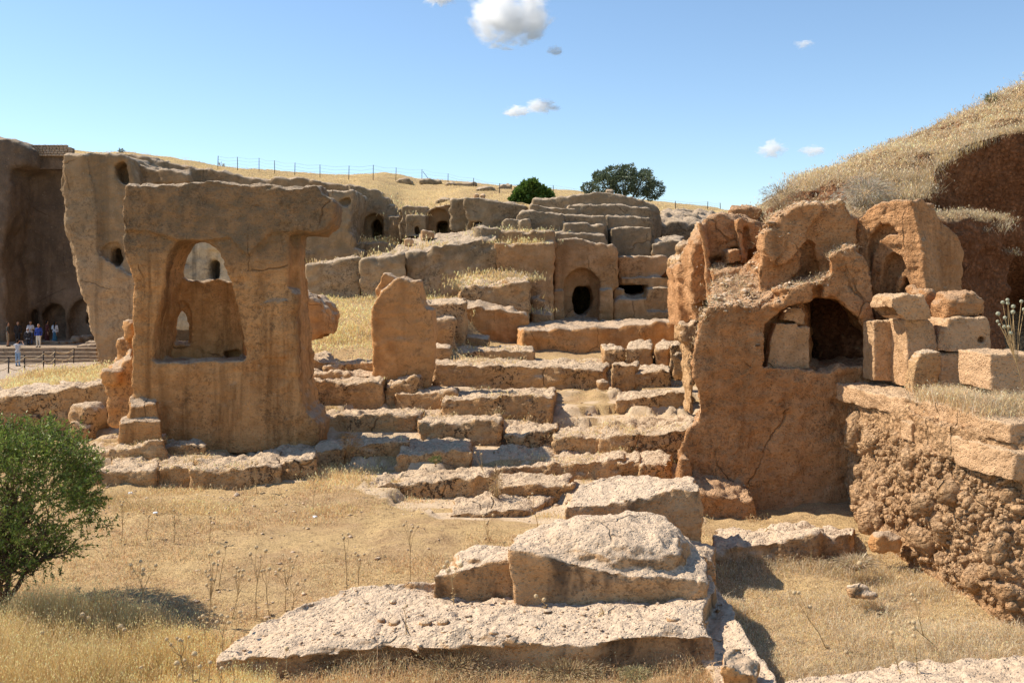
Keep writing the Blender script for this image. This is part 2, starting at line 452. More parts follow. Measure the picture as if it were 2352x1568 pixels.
gp((1300, 1035, 25.0), (1000, 1075, 23.6), (700, 1090, 23.2), (300, 1090, 23.4), (1500, 1045, 24.8), (400, 1040, 24.6), (600, 1040, 25.2), (560, 1090, 23.4),
   (1100, 1015, 26.2), (800, 1045, 25.0), (1350, 990, 26.4), (1550, 985, 26.4), (1300, 935, 28.8), (1100, 960, 27.2), (1500, 935, 28.3),
   (1350, 905, 30.6), (950, 940, 28.4), (760, 945, 28.0), (1200, 895, 31.8), (1390, 890, 31.8), (1100, 900, 31), (1000, 900, 30.5),
   (1300, 826, 36.8), (1450, 850, 34.0), (1300, 850, 34.5), (1150, 830, 35.0), (1500, 905, 30.5), (850, 865, 30.5), (760, 850, 32), (720, 835, 33.5),
   (830, 790, 36), (800, 705, 41.5), (745, 735, 39.5), (790, 765, 37.5), (1010, 690, 40), (1010, 680, 42), (850, 690, 43), (850, 684, 45), (950, 690, 42), (950, 684, 44.5), (850, 720, 40), (900, 700, 41),
   (760, 690, 43), (760, 684, 45), (1100, 805, 38.8), (1150, 812, 37.4), (1060, 800, 37), (1000, 800, 35.5), (1200, 820, 37.5), (1100, 745, 42.8), (1060, 795, 38.6), (1180, 790, 40.5), (1020, 720, 41.5), (720, 700, 44), (900, 720, 38), (1250, 770, 42), (1400, 770, 42), (1550, 765, 42), (1300, 748, 46), (1450, 745, 46), (1560, 745, 46), (1250, 790, 39.5), (1400, 790, 39.5), (1200, 745, 46), (1350, 820, 37.6), (1500, 818, 37.6), (600, 900, 30), (400, 920, 30), (450, 1032, 25.0), (600, 1036, 25.0), (350, 1025, 25.0), (520, 1030, 25.6), (680, 1030, 25.2), (300, 1000, 26), (450, 1000, 26.5), (500, 880, 34), (1560, 880, 31), (1580, 940, 28.5))
gp((-200, 912, 31), (0, 906, 31.5), (150, 896, 33), (230, 892, 34), (-200, 900, 38), (0, 893, 37), (120, 885, 39), (230, 870, 42), (230, 850, 52), (180, 852, 52),
   (0, 882, 48), (-200, 880, 50), (100, 858, 57), (0, 848, 64), (150, 845, 62), (220, 838, 66), (100, 838, 68), (0, 838, 68), (-200, 840, 68), (50, 838, 80), (-300, 838, 85),
   (260, 900, 36), (300, 900, 36))
gz(-4.5, (100, 1020), (200, 1030), (-100, 1020), (-300, 1010))
CT += [(x, 60, -3.0) for x in (0, 10, 20)] + [(x, 95, 0.0) for x in (-30, -10, 10, 40)] + [(40, 30, -3.0), (30, 15, -4.0), (-60, 40, -5), (-60, 20, -5), (-50, 90, -5)]
CT = np.array(CT)

def ground_z(X, Y, noise=True):
    X = np.asarray(X, float); Y = np.asarray(Y, float)
    sh = X.shape; X = X.ravel(); Y = Y.ravel()
    out = np.empty(len(X))
    for s in range(0, len(X), 20000):
        x = X[s:s + 20000, None]; y = Y[s:s + 20000, None]
        k = 1.0 + 0.002 * y * y
        d = ((x - CT[None, :, 0]) ** 2 + ((y - CT[None, :, 1])) ** 2) / k
        w = 1 / (d + 0.25) ** 2.2
        out[s:s + 20000] = (w * CT[None, :, 2]).sum(1) / w.sum(1)
    if noise:
        q = np.stack([X, Y, np.zeros_like(X)], 1)
        out += 0.05 * fbm(q, 0.5, 2, 3) + 0.03 * fbm(q, 2.2, 3, 4)
    return out.reshape(sh)

def axis(lo, hi, step, far_lo, far_hi, g=1.14):
    a = list(np.arange(lo, hi, step)); x, s = hi, step
    while x < far_hi: a.append(x); s *= g; x += s
    x, s = lo, step; pre = []
    while x > far_lo: s *= g; x -= s; pre.append(x)
    return np.array(pre[::-1] + a)
def build_ground():
    xs = axis(-13, 9.5, 0.105, -900, 900); ys = axis(9.5, 36, 0.105, -30, 1500)
    gx, gy = np.meshgrid(xs, ys)
    z = ground_z(gx, gy)
    q = np.stack([gx.ravel(), gy.ravel(), np.zeros(gx.size)], 1)
    near = (gy.ravel() < 40)
    z += (np.clip(fbm(q, 5.0, 2, 8) * 0.014 + fbm(q, 11.0, 2, 8) * 0.008, -1, 1) * near).reshape(gx.shape)
    u = CU + gx / gy.clip(1) * F; yy = gy
    rk = np.clip((yy - np.interp(u, [200, 500, 800, 1000, 1250, 1600], [22.6, 22.3, 21.6, 19.6, 19.0, 19.5])) / 1.2, 0, 1) * np.clip((34 - yy) / 3, 0, 1) * np.clip((u - 150) / 80, 0, 1) * np.clip((1640 - u) / 40, 0, 1)
    rk *= np.clip(1 - (yy - 27.5) / 3 * (np.abs(u - 1330) < 70), 0.25, 1)
    nn = fbm(q, 0.9, 3, 91).reshape(gx.shape)
    te = nn * 3.2; te = (np.floor(te) + np.clip((te - np.floor(te)) * 4 - 1.5, 0, 1)) / 3.2
    z += rk * te * 0.06
    zz = z + 0.11 * fbm(q, .55, 2, 95).reshape(gx.shape) + 0.035 * fbm(q, 2.6, 2, 96).reshape(gx.shape)
    fr = zz / .25; zt = (np.floor(fr) + np.clip((fr - np.floor(fr)) * 6 - 4.6, 0, 1)) * .25 + .03
    z = z + (zt - z) * np.clip(rk * 1.6, 0, .93)
    V = np.stack([gx, gy, z], -1).reshape(-1, 3)
    rk = np.clip(rk * (0.75 + 1.3 * fbm(q, 1.3, 3, 92).reshape(gx.shape)), 0, 1)
    ny, nx = gx.shape
    i = np.arange(ny - 1)[:, None] * nx + np.arange(nx - 1)[None, :]
    Fc = np.stack([i, i + 1, i + nx + 1, i + nx], -1).reshape(-1, 4)
    me = mesh_np('ground', V, Fc, 4); smooth(me)
    at = me.attributes.new('bedrock', 'FLOAT', 'POINT'); at.data.foreach_set('value', rk.ravel().astype(np.float32))
    return link('ground', me, M_ground)

def mat_ground(name, a, b, stone, straw, strawfac=0.75, fine=1.0, bed=False):
    m, nt, out = mat_new(name); g = N(nt)
    pos = g.add('ShaderNodeNewGeometry').outputs['Position']
    big = g.noise(pos, 0.55 * fine, 5, 0.65); mid = g.noise(pos, 3.3 * fine, 5, 0.65); fin = g.noise(pos, 30 * fine, 4, 0.7)
    cc = g.mix(g.ramp(mid, .35, .65), a, b)
    cc = g.mix(g.math('MULTIPLY', g.ramp(big, .40, .56), strawfac), cc, straw)
    st = g.voro(pos, 22 * fine)
    peb = g.math('MULTIPLY', g.math('SUBTRACT', 1.0, g.ramp(st, .12, .26)), g.ramp(mid, .48, .6))
    cc = g.mix(g.math('MULTIPLY', peb, .8), cc, stone)
    c8 = g.noise(pos, 9 * fine, 4, .7)
    cc = g.mix(g.math('MULTIPLY', g.ramp(c8, .5, .66), .6), cc, tuple(x * 0.55 for x in a))
    c25 = g.noise(pos, 24 * fine, 3, .8)
    cc = g.mix(g.math('MULTIPLY', g.ramp(c25, .52, .60), .6), cc, tuple(x * 0.42 for x in a))
    fib = g.noise(g.mapv(pos, (60 * fine, 14 * fine, 20), (0, 0, .5)), 1, 3, .7)
    cc = g.mix(g.math('MULTIPLY', g.ramp(fib, .5, .7), .55), cc, tuple(x * 0.5 for x in a))
    cc = g.mix(g.math('MULTIPLY', g.ramp(fin, .53, .64), .65), cc, tuple(min(1, x * 1.35) for x in straw))
    if bed:
        at = g.add('ShaderNodeAttribute'); at.attribute_name = 'bedrock'
        rc = g.mix(g.ramp(mid, .35, .65), (0.56, 0.41, 0.255), (0.68, 0.52, 0.35))
        rc = g.mix(g.math('MULTIPLY', g.ramp(fin, .5, .7), .5), rc, (0.36, 0.23, 0.14))
        cc = g.mix(g.ramp(at.outputs['Fac'], .25, .6), cc, rc)
    bs = g.add('ShaderNodeBsdfPrincipled'); g.put(bs.inputs['Base Color'], cc); bs.inputs['Roughness'].default_value = 1
    bs.inputs['Specular IOR Level'].default_value = 0.08
    hgt = g.math('ADD', g.math('MULTIPLY', fin, .5), g.math('ADD', g.math('MULTIPLY', peb, .8), g.math('MULTIPLY', fib, .35)))
    bp = g.add('ShaderNodeBump'); bp.inputs['Strength'].default_value = 1.0; bp.inputs['Distance'].default_value = .06 / fine
    g.put(bp.inputs['Height'], hgt); g.put(bs.inputs['Normal'], bp.outputs[0])
    nt.links.new(bs.outputs[0], out.inputs[0]); return m

M_ground = mat_ground('dry_ground', (0.40, 0.255, 0.13), (0.50, 0.335, 0.18), (0.76, 0.61, 0.45), (0.55, 0.385, 0.185), bed=True)
M_path = mat_ground('gravel_path', (0.46, 0.36, 0.27), (0.54, 0.43, 0.33), (0.6, 0.52, 0.44), (0.5, 0.4, 0.3), .3, .6)
M_hill = mat_ground('hill_grass', (0.46, 0.31, 0.155), (0.54, 0.38, 0.19), (0.5, 0.40, 0.29), (0.60, 0.43, 0.20), .9, .35)
ground = build_ground(); tag(ground, kind='structure')

# path in front of the far steps
def sheet(name, mat, us, rows, lift=0.05):
    """strip following the ground: rows of (v, Y) over columns us"""
    V = []
    for v, Y in rows:
        for u in us:
            x = (u - CU) / F * Y
            V.append((x, Y, 0))
    V = np.array(V, float); V[:, 2] = ground_z(V[:, 0], V[:, 1]) + lift
    n = len(us); r = len(rows)
    i = np.arange(r - 1)[:, None] * n + np.arange(n - 1)[None, :]
    Fc = np.stack([i, i + 1, i + n + 1, i + n], -1).reshape(-1, 4)
    me = mesh_np(name, V, Fc, 4); smooth(me); return link(name, me, mat)
def build_path():
    V = []; nu, nY = 40, 60
    for j in range(nY):
        Y = 44 + (69.5 - 44) * j / (nY - 1)
        uR = np.interp(Y, [44, 50, 57, 64, 69.5], [-15, 60, 130, 205, 232])
        for i in range(nu):
            u = -420 + (uR + 420) * i / (nu - 1)
            V.append(((u - CU) / F * Y, Y, 0))
    V = np.array(V); V[:, 2] = ground_z(V[:, 0], V[:, 1]) + 0.04
    i = np.arange(nY - 1)[:, None] * nu + np.arange(nu - 1)[None, :]
    Fc = np.stack([i, i + 1, i + nu + 1, i + nu], -1).reshape(-1, 4)
    me = mesh_np('path', V, Fc, 4); smooth(me); return link('path', me, M_path)
tag(build_path(), kind='structure')

# ---------------------------------------------------------------- hill behind
def build_hill():
    ridge = [(-400, 300, 110), (0, 338, 110), (165, 346, 106), (300, 351, 98), (380, 361, 96), (440, 373, 95), (540, 386, 100), (640, 394, 108), (700, 399, 115), (800, 402, 122),
             (840, 399, 126), (880, 396, 128), (920, 401, 128), (960, 411, 128), (1100, 421, 125), (1170, 428, 122), (1330, 441, 115), (1530, 466, 100), (1640, 480, 92), (1760, 494, 84), (2000, 500, 80), (2500, 520, 80)]
    front = [(-400, 350, 93), (165, 358, 91), (245, 358, 90), (265, 360, 75), (300, 364, 74), (440, 396, 73), (620, 420, 73), (800, 434, 73), (830, 440, 66), (870, 450, 66), (925, 482, 64), (1000, 482, 62), (1060, 462, 60),
             (1200, 462, 60), (1330, 500, 56), (1530, 505, 58), (1640, 530, 57), (1760, 560, 57), (2500, 600, 57)]
    us = np.arange(-400, 2500, 8.0)
    rv = np.interp(us, [p[0] for p in ridge], [p[1] for p in ridge]); rY = np.interp(us, [p[0] for p in ridge], [p[2] for p in ridge])
    fv = np.interp(us, [p[0] for p in front], [p[1] for p in front]); fY = np.interp(us, [p[0] for p in front], [p[2] for p in front])
    rz = (H - rv) / F * rY; fz = (H - fv) / F * fY
    rows = []
    ts = list(np.linspace(0, 1, 66)) + [1.05, 1.15, 1.4, 2.0, 4, 12]
    for k, t in enumerate(ts):
        Y = fY + (rY - fY) * t
        if t <= 1:
            tt = t + 0.02 * math.sin(math.pi * t)
            z = fz + (rz - fz) * tt
        else:
            z = rz - (Y - rY) * 0.10
        X = (us - CU) / F * Y
        q = np.stack([X, Y, z], 1)
        z = z + (0.16 * fbm(q, 0.13, 3, 55) + 0.09 * fbm(q, 0.6, 3, 56)) * (1.0 if t <= 1 else .6)
        rows.append(np.stack([X, Y, z], 1))
    sk = rows[0].copy(); sk[:, 2] -= 9; rows.insert(0, sk)
    V = np.concatenate(rows); n = len(us); r = len(rows)
    i = np.arange(r - 1)[:, None] * n + np.arange(n - 1)[None, :]
    Fc = np.stack([i, i + 1, i + n + 1, i + n], -1).reshape(-1, 4)
    me = mesh_np('hill', V, Fc, 4); smooth(me); return link('hill', me, M_hill)
hill = build_hill(); tag(hill, kind='structure')

# ================================================================ ROCK MASSES
# ---- far cliff at the left -------------------------------------------------------------------
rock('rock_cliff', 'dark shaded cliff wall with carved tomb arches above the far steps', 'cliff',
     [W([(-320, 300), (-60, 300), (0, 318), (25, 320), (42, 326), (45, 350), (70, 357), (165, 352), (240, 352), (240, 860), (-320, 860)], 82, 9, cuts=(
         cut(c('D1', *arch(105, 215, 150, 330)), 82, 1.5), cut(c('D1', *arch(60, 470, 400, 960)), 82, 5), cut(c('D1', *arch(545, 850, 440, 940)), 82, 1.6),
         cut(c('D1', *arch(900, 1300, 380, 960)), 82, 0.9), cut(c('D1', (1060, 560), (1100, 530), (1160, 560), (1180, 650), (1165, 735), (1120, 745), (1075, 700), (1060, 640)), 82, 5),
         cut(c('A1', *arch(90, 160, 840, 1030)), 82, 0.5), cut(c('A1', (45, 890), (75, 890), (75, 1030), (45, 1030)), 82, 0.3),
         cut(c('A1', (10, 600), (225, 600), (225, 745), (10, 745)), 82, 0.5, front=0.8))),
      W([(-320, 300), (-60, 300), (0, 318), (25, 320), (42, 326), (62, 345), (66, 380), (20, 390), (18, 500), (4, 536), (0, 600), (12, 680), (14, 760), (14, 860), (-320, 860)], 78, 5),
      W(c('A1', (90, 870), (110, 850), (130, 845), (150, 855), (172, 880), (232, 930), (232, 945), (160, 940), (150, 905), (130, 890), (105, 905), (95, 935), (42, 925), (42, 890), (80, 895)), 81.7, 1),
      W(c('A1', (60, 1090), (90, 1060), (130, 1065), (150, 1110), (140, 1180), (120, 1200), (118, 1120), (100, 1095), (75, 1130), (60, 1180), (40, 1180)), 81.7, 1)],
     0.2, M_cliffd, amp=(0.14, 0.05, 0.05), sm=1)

rock('rock_buttress', 'tall leaning cliff buttress with a round tomb hole beside the far steps', 'cliff',
     [W([(147, 352), (205, 349), (262, 352), (267, 352), (295, 360), (310, 420), (312, 500), (312, 860), (235, 860), (226, 815), (215, 775), (200, 733), (196, 700), (178, 655), (166, 600), (160, 570), (152, 540),
         (150, 470), (141, 425), (140, 408), (148, 400)], 64, 8, cuts=(
         cut(c('A1', (690, 880), (705, 845), (740, 820), (785, 815), (835, 835), (855, 880), (850, 940), (820, 975), (770, 965), (720, 930)), 64, 0.45),
         cut(c('A1', (755, 840), (810, 838), (825, 900), (835, 960), (800, 990), (762, 965), (750, 930)), 64, 5),
         cut(c('A1', (770, 280), (800, 262), (830, 248), (865, 275), (885, 330), (888, 405), (815, 400), (795, 330), (790, 285)), 64, 1.4),
         cut(c('A1', (605, 530), (640, 490), (655, 490), (648, 690), (620, 695), (610, 600)), 64, 0.25))),
      W(c('A1', (430, 200), (600, 190), (600, 330), (655, 480), (655, 900), (1000, 1100), (1000, 1700), (690, 1700), (640, 1500), (600, 1350), (590, 1250), (540, 1100), (460, 700), (430, 450), (445, 400)), 63.6, 3)],
     0.14, M_cliff, amp=(0.12, 0.05, 0.05), sm=1)

rock('rock_cliff', 'long weathered cliff crest behind the pierced rock tower', 'cliff',
     [W([(262, 352), (300, 355), (333, 359), (400, 377), (432, 384), (520, 397), (617, 414), (667, 407), (720, 412), (780, 424), (806, 433), (806, 860), (262, 860)], 68, 6),
      W([(290, 368), (333, 374), (368, 390), (430, 396), (432, 430), (806, 444), (806, 700), (290, 700)], 66.5, 3, cuts=(
          cut(c('A1', *arch(1145, 1183, 372, 420)), 66.5, 1.0), cut(c('A1', *arch(2045, 2112, 398, 440)), 66.5, 2.0))),
      W(c('A1', (890, 300), (960, 290), (1070, 320), (1080, 420), (890, 420)), 65.8, 1),
      W(c('A1', (1085, 300), (1180, 300), (1290, 330), (1300, 395), (1085, 420)), 65.6, 1, cuts=(cut(c('A1', *arch(1145, 1183, 372, 430)), 65.6, 1.0),))],
     0.15, M_cliff, amp=(0.16, 0.10, 0.06), sm=1, strata=0.04)

rock('rock_bluff', 'pale grey streaked rock with small arched niches seen through the tower window', 'rock',
     [W([(370, 540), (560, 540), (560, 760), (370, 760)], 46, 1.5, cuts=(cut(c('A1', *arch(1185, 1215, 880, 985)), 46, 1.2), cut(c('A1', *arch(1440, 1503, 925, 1072)), 46, 1.2), cut(c('A1', *arch(1425, 1510, 850, 1072)), 46, 0.15)))],
     0.085, M_pale, amp=(0.05, 0.05, 0.03))
# ---- cliff block right of the tower, first tomb recess ----------------------------------------
rock('rock_bluff', 'grey rock face just right of the tower, hollowed near its top corner', 'rock',
     [W(c('Z3', (-60, 170), (375, 172), (440, 168), (550, 165), (660, 142), (700, 160), (700, 260), (660, 480), (665, 590), (680, 770), (770, 790), (770, 1300), (-60, 1300)), 56, 5, cuts=(
         cut(c('Z3', (555, 265), (600, 235), (640, 220), (668, 235), (665, 310), (600, 325), (560, 300)), 56, 0.5), cut(c('Z3', (500, 340), (540, 330), (565, 355), (540, 385), (505, 370)), 56, 0.4),
         cut(c('Z3', (640, 490), (655, 470), (668, 500), (665, 640), (645, 620)), 56, .4)))],
     0.11, M_back, amp=(0.15, 0.08, 0.04), strata=0.03)
t1 = rock('tomb_facade', 'shaded rock tomb with a framed arch and tall dark doorway behind the tower nose', 'tomb',
     [W(c('Z3', (640, 105), (760, 125), (850, 150), (960, 160), (968, 230), (1060, 240), (1065, 298), (1130, 308), (1140, 350), (1190, 358), (1192, 440), (1150, 500), (1150, 800), (640, 800)), 62, 2.2, cuts=(
         cut(c('Z3', *arch(788, 1015, 398, 690)), 62, 0.9), cut(c('Z3', (870, 480), (900, 450), (935, 450), (965, 480), (975, 530), (977, 640), (950, 665), (890, 655), (866, 630)), 62, 3),
         cut(c('Z3', (760, 365), (1030, 380), (1030, 395), (760, 380)), 62, 0.15))),
      W(c('Z3', (1060, 430), (1190, 430), (1190, 800), (1060, 800)), 61.5, 2),
      W(c('Z3', (700, 700), (1000, 690), (1150, 760), (1150, 900), (640, 900)), 58, 3), W(c('Z3', (670, 710), (790, 710), (790, 780), (670, 780)), 57, 1)],
     0.09, M_back, amp=(0.06, 0.05, 0.04), sm=1)
rock('tomb_facade', 'small rock tomb with a narrow low door under a pointed arch line', 'tomb',
     [W(c('Z3', (1195, 330), (1240, 320), (1300, 325), (1420, 330), (1470, 335), (1470, 420), (1450, 640), (1180, 700), (1150, 520), (1190, 480)), 59, 5),
      W(c('Z3', (1230, 430), (1260, 420), (1440, 420), (1440, 640), (1225, 660)), 58, 3, cuts=(cut(c('Z3', *arch(1250, 1410, 485, 640, pointed=.3)), 58, 0.12), cut(c('Z3', (1318, 530), (1368, 530), (1370, 625), (1320, 625)), 58, 2)))],
     0.085, M_back, amp=(0.04, 0.04, 0.03), sm=1)
t3 = rock('tomb_facade', 'rock tomb with two square holes above a black doorway, beside the overhanging block', 'tomb',
     [W(c('Z3', (1430, 420), (1450, 370), (1560, 330), (1650, 318), (1700, 320), (1700, 660), (1430, 660)), 59, 2.2, cuts=(
         cut(c('Z3', *arch(1462, 1690, 348, 640)), 59, 0.55), cut(c('Z3', *arch(1548, 1662, 475, 618, pointed=-.6)), 59, 3),
         cut(c('Z3', (1511, 440), (1523, 440), (1523, 460), (1511, 460)), 59, 1.0), cut(c('Z3', (1654, 438), (1667, 438), (1667, 456), (1654, 456)), 59, 1.0)))],
     0.085, M_backw, amp=(0.04, 0.04, 0.03), sm=1)
rock('overhanging_rock', 'broad grey overhanging rock block with an undercut, left of the fig tree', 'rock',
     [W(c('Z3', (1690, 250), (1800, 238), (1850, 240), (1850, 330), (1900, 430), (1890, 600), (1700, 600)), 58, 4),
      W(c('Z3', (1840, 245), (2000, 238), (2150, 262), (2250, 290), (2420, 300), (2500, 330), (2480, 560), (1960, 600), (1930, 560), (2120, 500), (2130, 458), (1920, 478), (1890, 440), (1860, 340)), 56.5, 4),
      W(c('Z3', (1870, 520), (1900, 470), (1930, 490), (1940, 560), (2240, 520), (2240, 640), (1870, 640)), 57.5, 3)],
     0.11, M_back, amp=(0.15, 0.10, 0.05))
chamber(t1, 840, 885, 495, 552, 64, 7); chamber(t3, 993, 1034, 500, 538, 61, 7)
# ---- long fallen wall in the middle ----------------------------------------------------------------
def topfall(front, Y, back, vbot, sink=.4):
    return L(front, Y, back, vbot, sink=sink)
rock('rock_block', 'squared pale rock block tufted with grass, leftmost of the long broken wall', 'rock',
     [L(c('Z3', (212, 940), (300, 915), (420, 898), (600, 872), (755, 862)), 45.5, c('Z3', (230, 915, 48), (420, 880, 48.5), (750, 850, 48.5)), 682, sink=.8)],
     0.09, M_back, amp=(0.10, 0.07, 0.04))
rock('rock_block', 'rough pale rock block between the grass tufted block and the long slab', 'rock',
     [L(c('Z3', (775, 900), (830, 892), (920, 880), (1000, 850), (1100, 840), (1210, 832)), 45.2, c('Z3', (780, 880, 48), (1000, 790, 49.5), (1100, 770, 50), (1215, 770, 50)), 682, sink=.8)],
     0.09, M_back, amp=(0.10, 0.08, 0.05))
rock('rock_slab', 'long sloping rock slab with bleached top and dark lichen below, in front of the tombs', 'rock',
     [L(c('Z3', (1220, 835), (1300, 825), (1360, 790), (1500, 740), (1600, 705), (1760, 700), (1900, 690), (2000, 660), (2200, 640)), 46,
        c('Z3', (1100, 770, 52), (1200, 720, 54), (1380, 650, 56), (1560, 618, 57), (1950, 620, 57), (2200, 560, 56)), 690, sink=.8),
      W(c('Z3', (1940, 570), (2050, 548), (2240, 545), (2240, 700), (1940, 700)), 46.6, 6)],
     0.09, M_back, amp=(0.14, 0.09, 0.05))
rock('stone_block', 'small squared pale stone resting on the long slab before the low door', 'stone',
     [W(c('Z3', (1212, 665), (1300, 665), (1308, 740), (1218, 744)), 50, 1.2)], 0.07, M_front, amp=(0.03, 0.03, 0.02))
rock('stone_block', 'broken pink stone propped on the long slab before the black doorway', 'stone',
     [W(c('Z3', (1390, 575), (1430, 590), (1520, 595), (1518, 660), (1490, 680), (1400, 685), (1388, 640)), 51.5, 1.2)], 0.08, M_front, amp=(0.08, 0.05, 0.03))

# ---- central tomb mass ----------------------------------------------------------------------------
ctomb = rock('tomb_facade', 'orange rock facade with the large arched recess and broken black doorway, at the centre', 'tomb',
     [W(c('Z1', (745, 540), (800, 515), (870, 498), (950, 495), (1050, 515), (1150, 545), (1200, 533), (1250, 560), (1300, 550), (1330, 580), (1350, 680), (1356, 960), (1300, 985), (1300, 1330), (745, 1330)), 47.5, 2.4, cuts=(
         cut(c('Z1', *arch(838, 1180, 785, 1262, 16)), 47.5, 0.75),
         cut(c('Z1', (935, 1000), (950, 960), (1000, 950), (1100, 955), (1112, 1010), (1127, 1080), (1110, 1170), (1060, 1225), (1000, 1240), (950, 1215), (935, 1150), (918, 1090)), 47.5, 3.2),
         cut(c('Z1', (852, 932), (885, 930), (885, 962), (854, 962)), 47.5, 1.5), cut(c('Z1', (1140, 928), (1172, 926), (1172, 960), (1142, 960)), 47.5, 1.5),
         cut(c('Z1', (1246, 745), (1252, 745), (1252, 980), (1246, 980)), 47.5, 0.15), cut(c('Z1', (780, 742), (1246, 722), (1246, 728), (780, 748)), 47.5, 0.1))),
      W(c('Z1', (738, 992), (838, 992), (838, 1330), (738, 1330)), 47.2, 0.5), W(c('Z1', (1172, 985), (1300, 985), (1300, 1330), (1172, 1330)), 47.2, 0.5)],
     0.07, M_backw, amp=(0.03, 0.035, 0.03), sm=1)
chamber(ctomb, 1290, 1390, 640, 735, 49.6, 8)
rock('rock_block', 'massive orange and grey rock block left of the central arched tomb', 'rock',
     [W(c('Z1', (180, 550), (215, 535), (310, 570), (430, 550), (510, 562), (640, 545), (745, 545), (750, 1330), (520, 1330), (400, 1100), (205, 1000), (205, 700), (190, 640)), 46, 5),
      W(c('Z1', (215, 440), (260, 425), (410, 428), (480, 450), (560, 430), (720, 430), (752, 450), (760, 600), (215, 600)), 46.7, 5),
      W(c('Z1', (540, 1060), (600, 1050), (700, 1180), (745, 1230), (745, 1330), (530, 1330)), 45.7, 1), W(c('Z1', (545, 1205), (700, 1200), (735, 1215), (750, 1300), (545, 1320)), 44.6, 1.2)],
     0.08, M_backw, amp=(0.05, 0.04, 0.04), seed=5)
rock('rock_steps', 'stack of weathered rock steps rising above the central arched tomb', 'rock',
     [W(c('Z1', (255, 345), (300, 325), (420, 325), (425, 440), (255, 440)), 48, 3), W(c('Z1', (425, 330), (470, 312), (520, 320), (527, 450), (425, 450)), 47.8, 3),
      W(c('Z1', (385, 320), (430, 240), (570, 225), (580, 255), (700, 258), (830, 265), (838, 460), (385, 460)), 49.5, 4),
      W(c('Z1', (830, 277), (1000, 277), (1100, 290), (1230, 285), (1245, 420), (1270, 600), (760, 600), (760, 450), (830, 440)), 50.2, 4),
      W(c('Z1', (835, 357), (950, 350), (1060, 350), (1075, 375), (1200, 365), (1215, 380), (1225, 600), (750, 600), (750, 440), (835, 430)), 49, 3),
      W(c('Z1', (750, 442), (1000, 455), (1225, 462), (1270, 600), (750, 600)), 48.3, 3),
      W(c('Z1', (525, 182), (620, 190), (700, 208), (860, 218), (960, 225), (970, 300), (520, 300)), 51.3, 4)],
     0.07, M_back, amp=(0.035, 0.03, 0.03))
rock('rock_outcrop', 'broad layered rock crest below the olive tree', 'rock',
     [W(c('Z1', (555, 118), (620, 125), (750, 118), (860, 108), (1000, 80), (1150, 60), (1250, 75), (1400, 90), (1500, 125), (1600, 150), (1700, 190), (1740, 240), (1760, 400), (1740, 700), (520, 700), (525, 190)), 54.5, 5),
      W(c('Z1', (870, 200), (1000, 186), (1180, 190), (1350, 185), (1500, 210), (1655, 210), (1700, 300), (1700, 700), (870, 700)), 53, 4),
      W(c('Z1', (1245, 292), (1430, 290), (1660, 305), (1690, 400), (1690, 700), (1245, 700)), 52, 3),
      ball(1402, 441, 56, 11, 7)],
     0.085, M_back, amp=(0.07, 0.04, 0.04))
rock('rock_block', 'dark squared rock block under the layered crest, right of the steps', 'rock',
     [W(c('Z1', (1285, 405), (1320, 395), (1440, 392), (1660, 402), (1672, 520), (1665, 720), (1340, 720), (1280, 540)), 49.8, 3)], 0.075, M_back, amp=(0.04, 0.03, 0.03))
rock('rock_block', 'rounded slanting rock between the dark squared block and the leaning slabs', 'rock',
     [L(c('Z1', (1665, 555), (1740, 505), (1850, 505), (1945, 515)), 49, c('Z1', (1740, 490, 51), (1850, 465, 51.5), (1945, 470, 51.5)), 590, sink=.8)], 0.09, M_back, amp=(0.10, 0.08, 0.05))
t4 = rock('tomb_facade', 'banded orange rock wall with a wide low black opening over stacked blocks', 'tomb',
     [W(c('Z1', (1350, 680), (1450, 667), (1620, 670), (1700, 663), (1800, 665), (1850, 700), (1900, 850), (1900, 1340), (1350, 1340)), 48.6, 2.2, cuts=(
         cut(c('Z1', (1355, 925), (1400, 945), (1440, 935), (1500, 935), (1560, 925), (1625, 930), (1625, 1020), (1480, 1035), (1430, 1030), (1390, 1000), (1355, 975)), 48.6, 3),)),
      W(c('Z1', (1380, 872), (1810, 866), (1840, 968), (1640, 968), (1625, 925), (1440, 930), (1380, 925)), 48.3, 0.5),
      W(c('Z1', (1310, 1100), (1350, 1068), (1600, 1072), (1612, 1310), (1310, 1310)), 47.4, 1.5), W(c('Z1', (1300, 985), (1405, 980), (1415, 1030), (1440, 1070), (1310, 1110)), 47.9, 1),
      W(c('Z1', (1622, 975), (1750, 970), (1842, 972), (1845, 1340), (1612, 1340), (1615, 1080)), 47.7, 1.2), W(c('Z1', (1616, 1190), (1838, 1185), (1838, 1310), (1616, 1310)), 47.4, 1)],
     0.075, M_backw, amp=(0.04, 0.04, 0.03), sm=1, seed=9)
rock('rock_bluff', 'low weathered rock band on the hill right of the layered crest', 'rock',
     [L(c('Z1', (1735, 345), (1900, 325), (2000, 322), (2160, 330), (2400, 340)), 56, c('Z1', (1740, 260, 62), (1800, 230, 64), (2000, 250, 64), (2400, 280, 63)), 590)], 0.12, M_back, amp=(0.2, 0.12, 0.06), top=1.6)
chamber(t4, 1415, 1490, 645, 680, 50.6, 6)
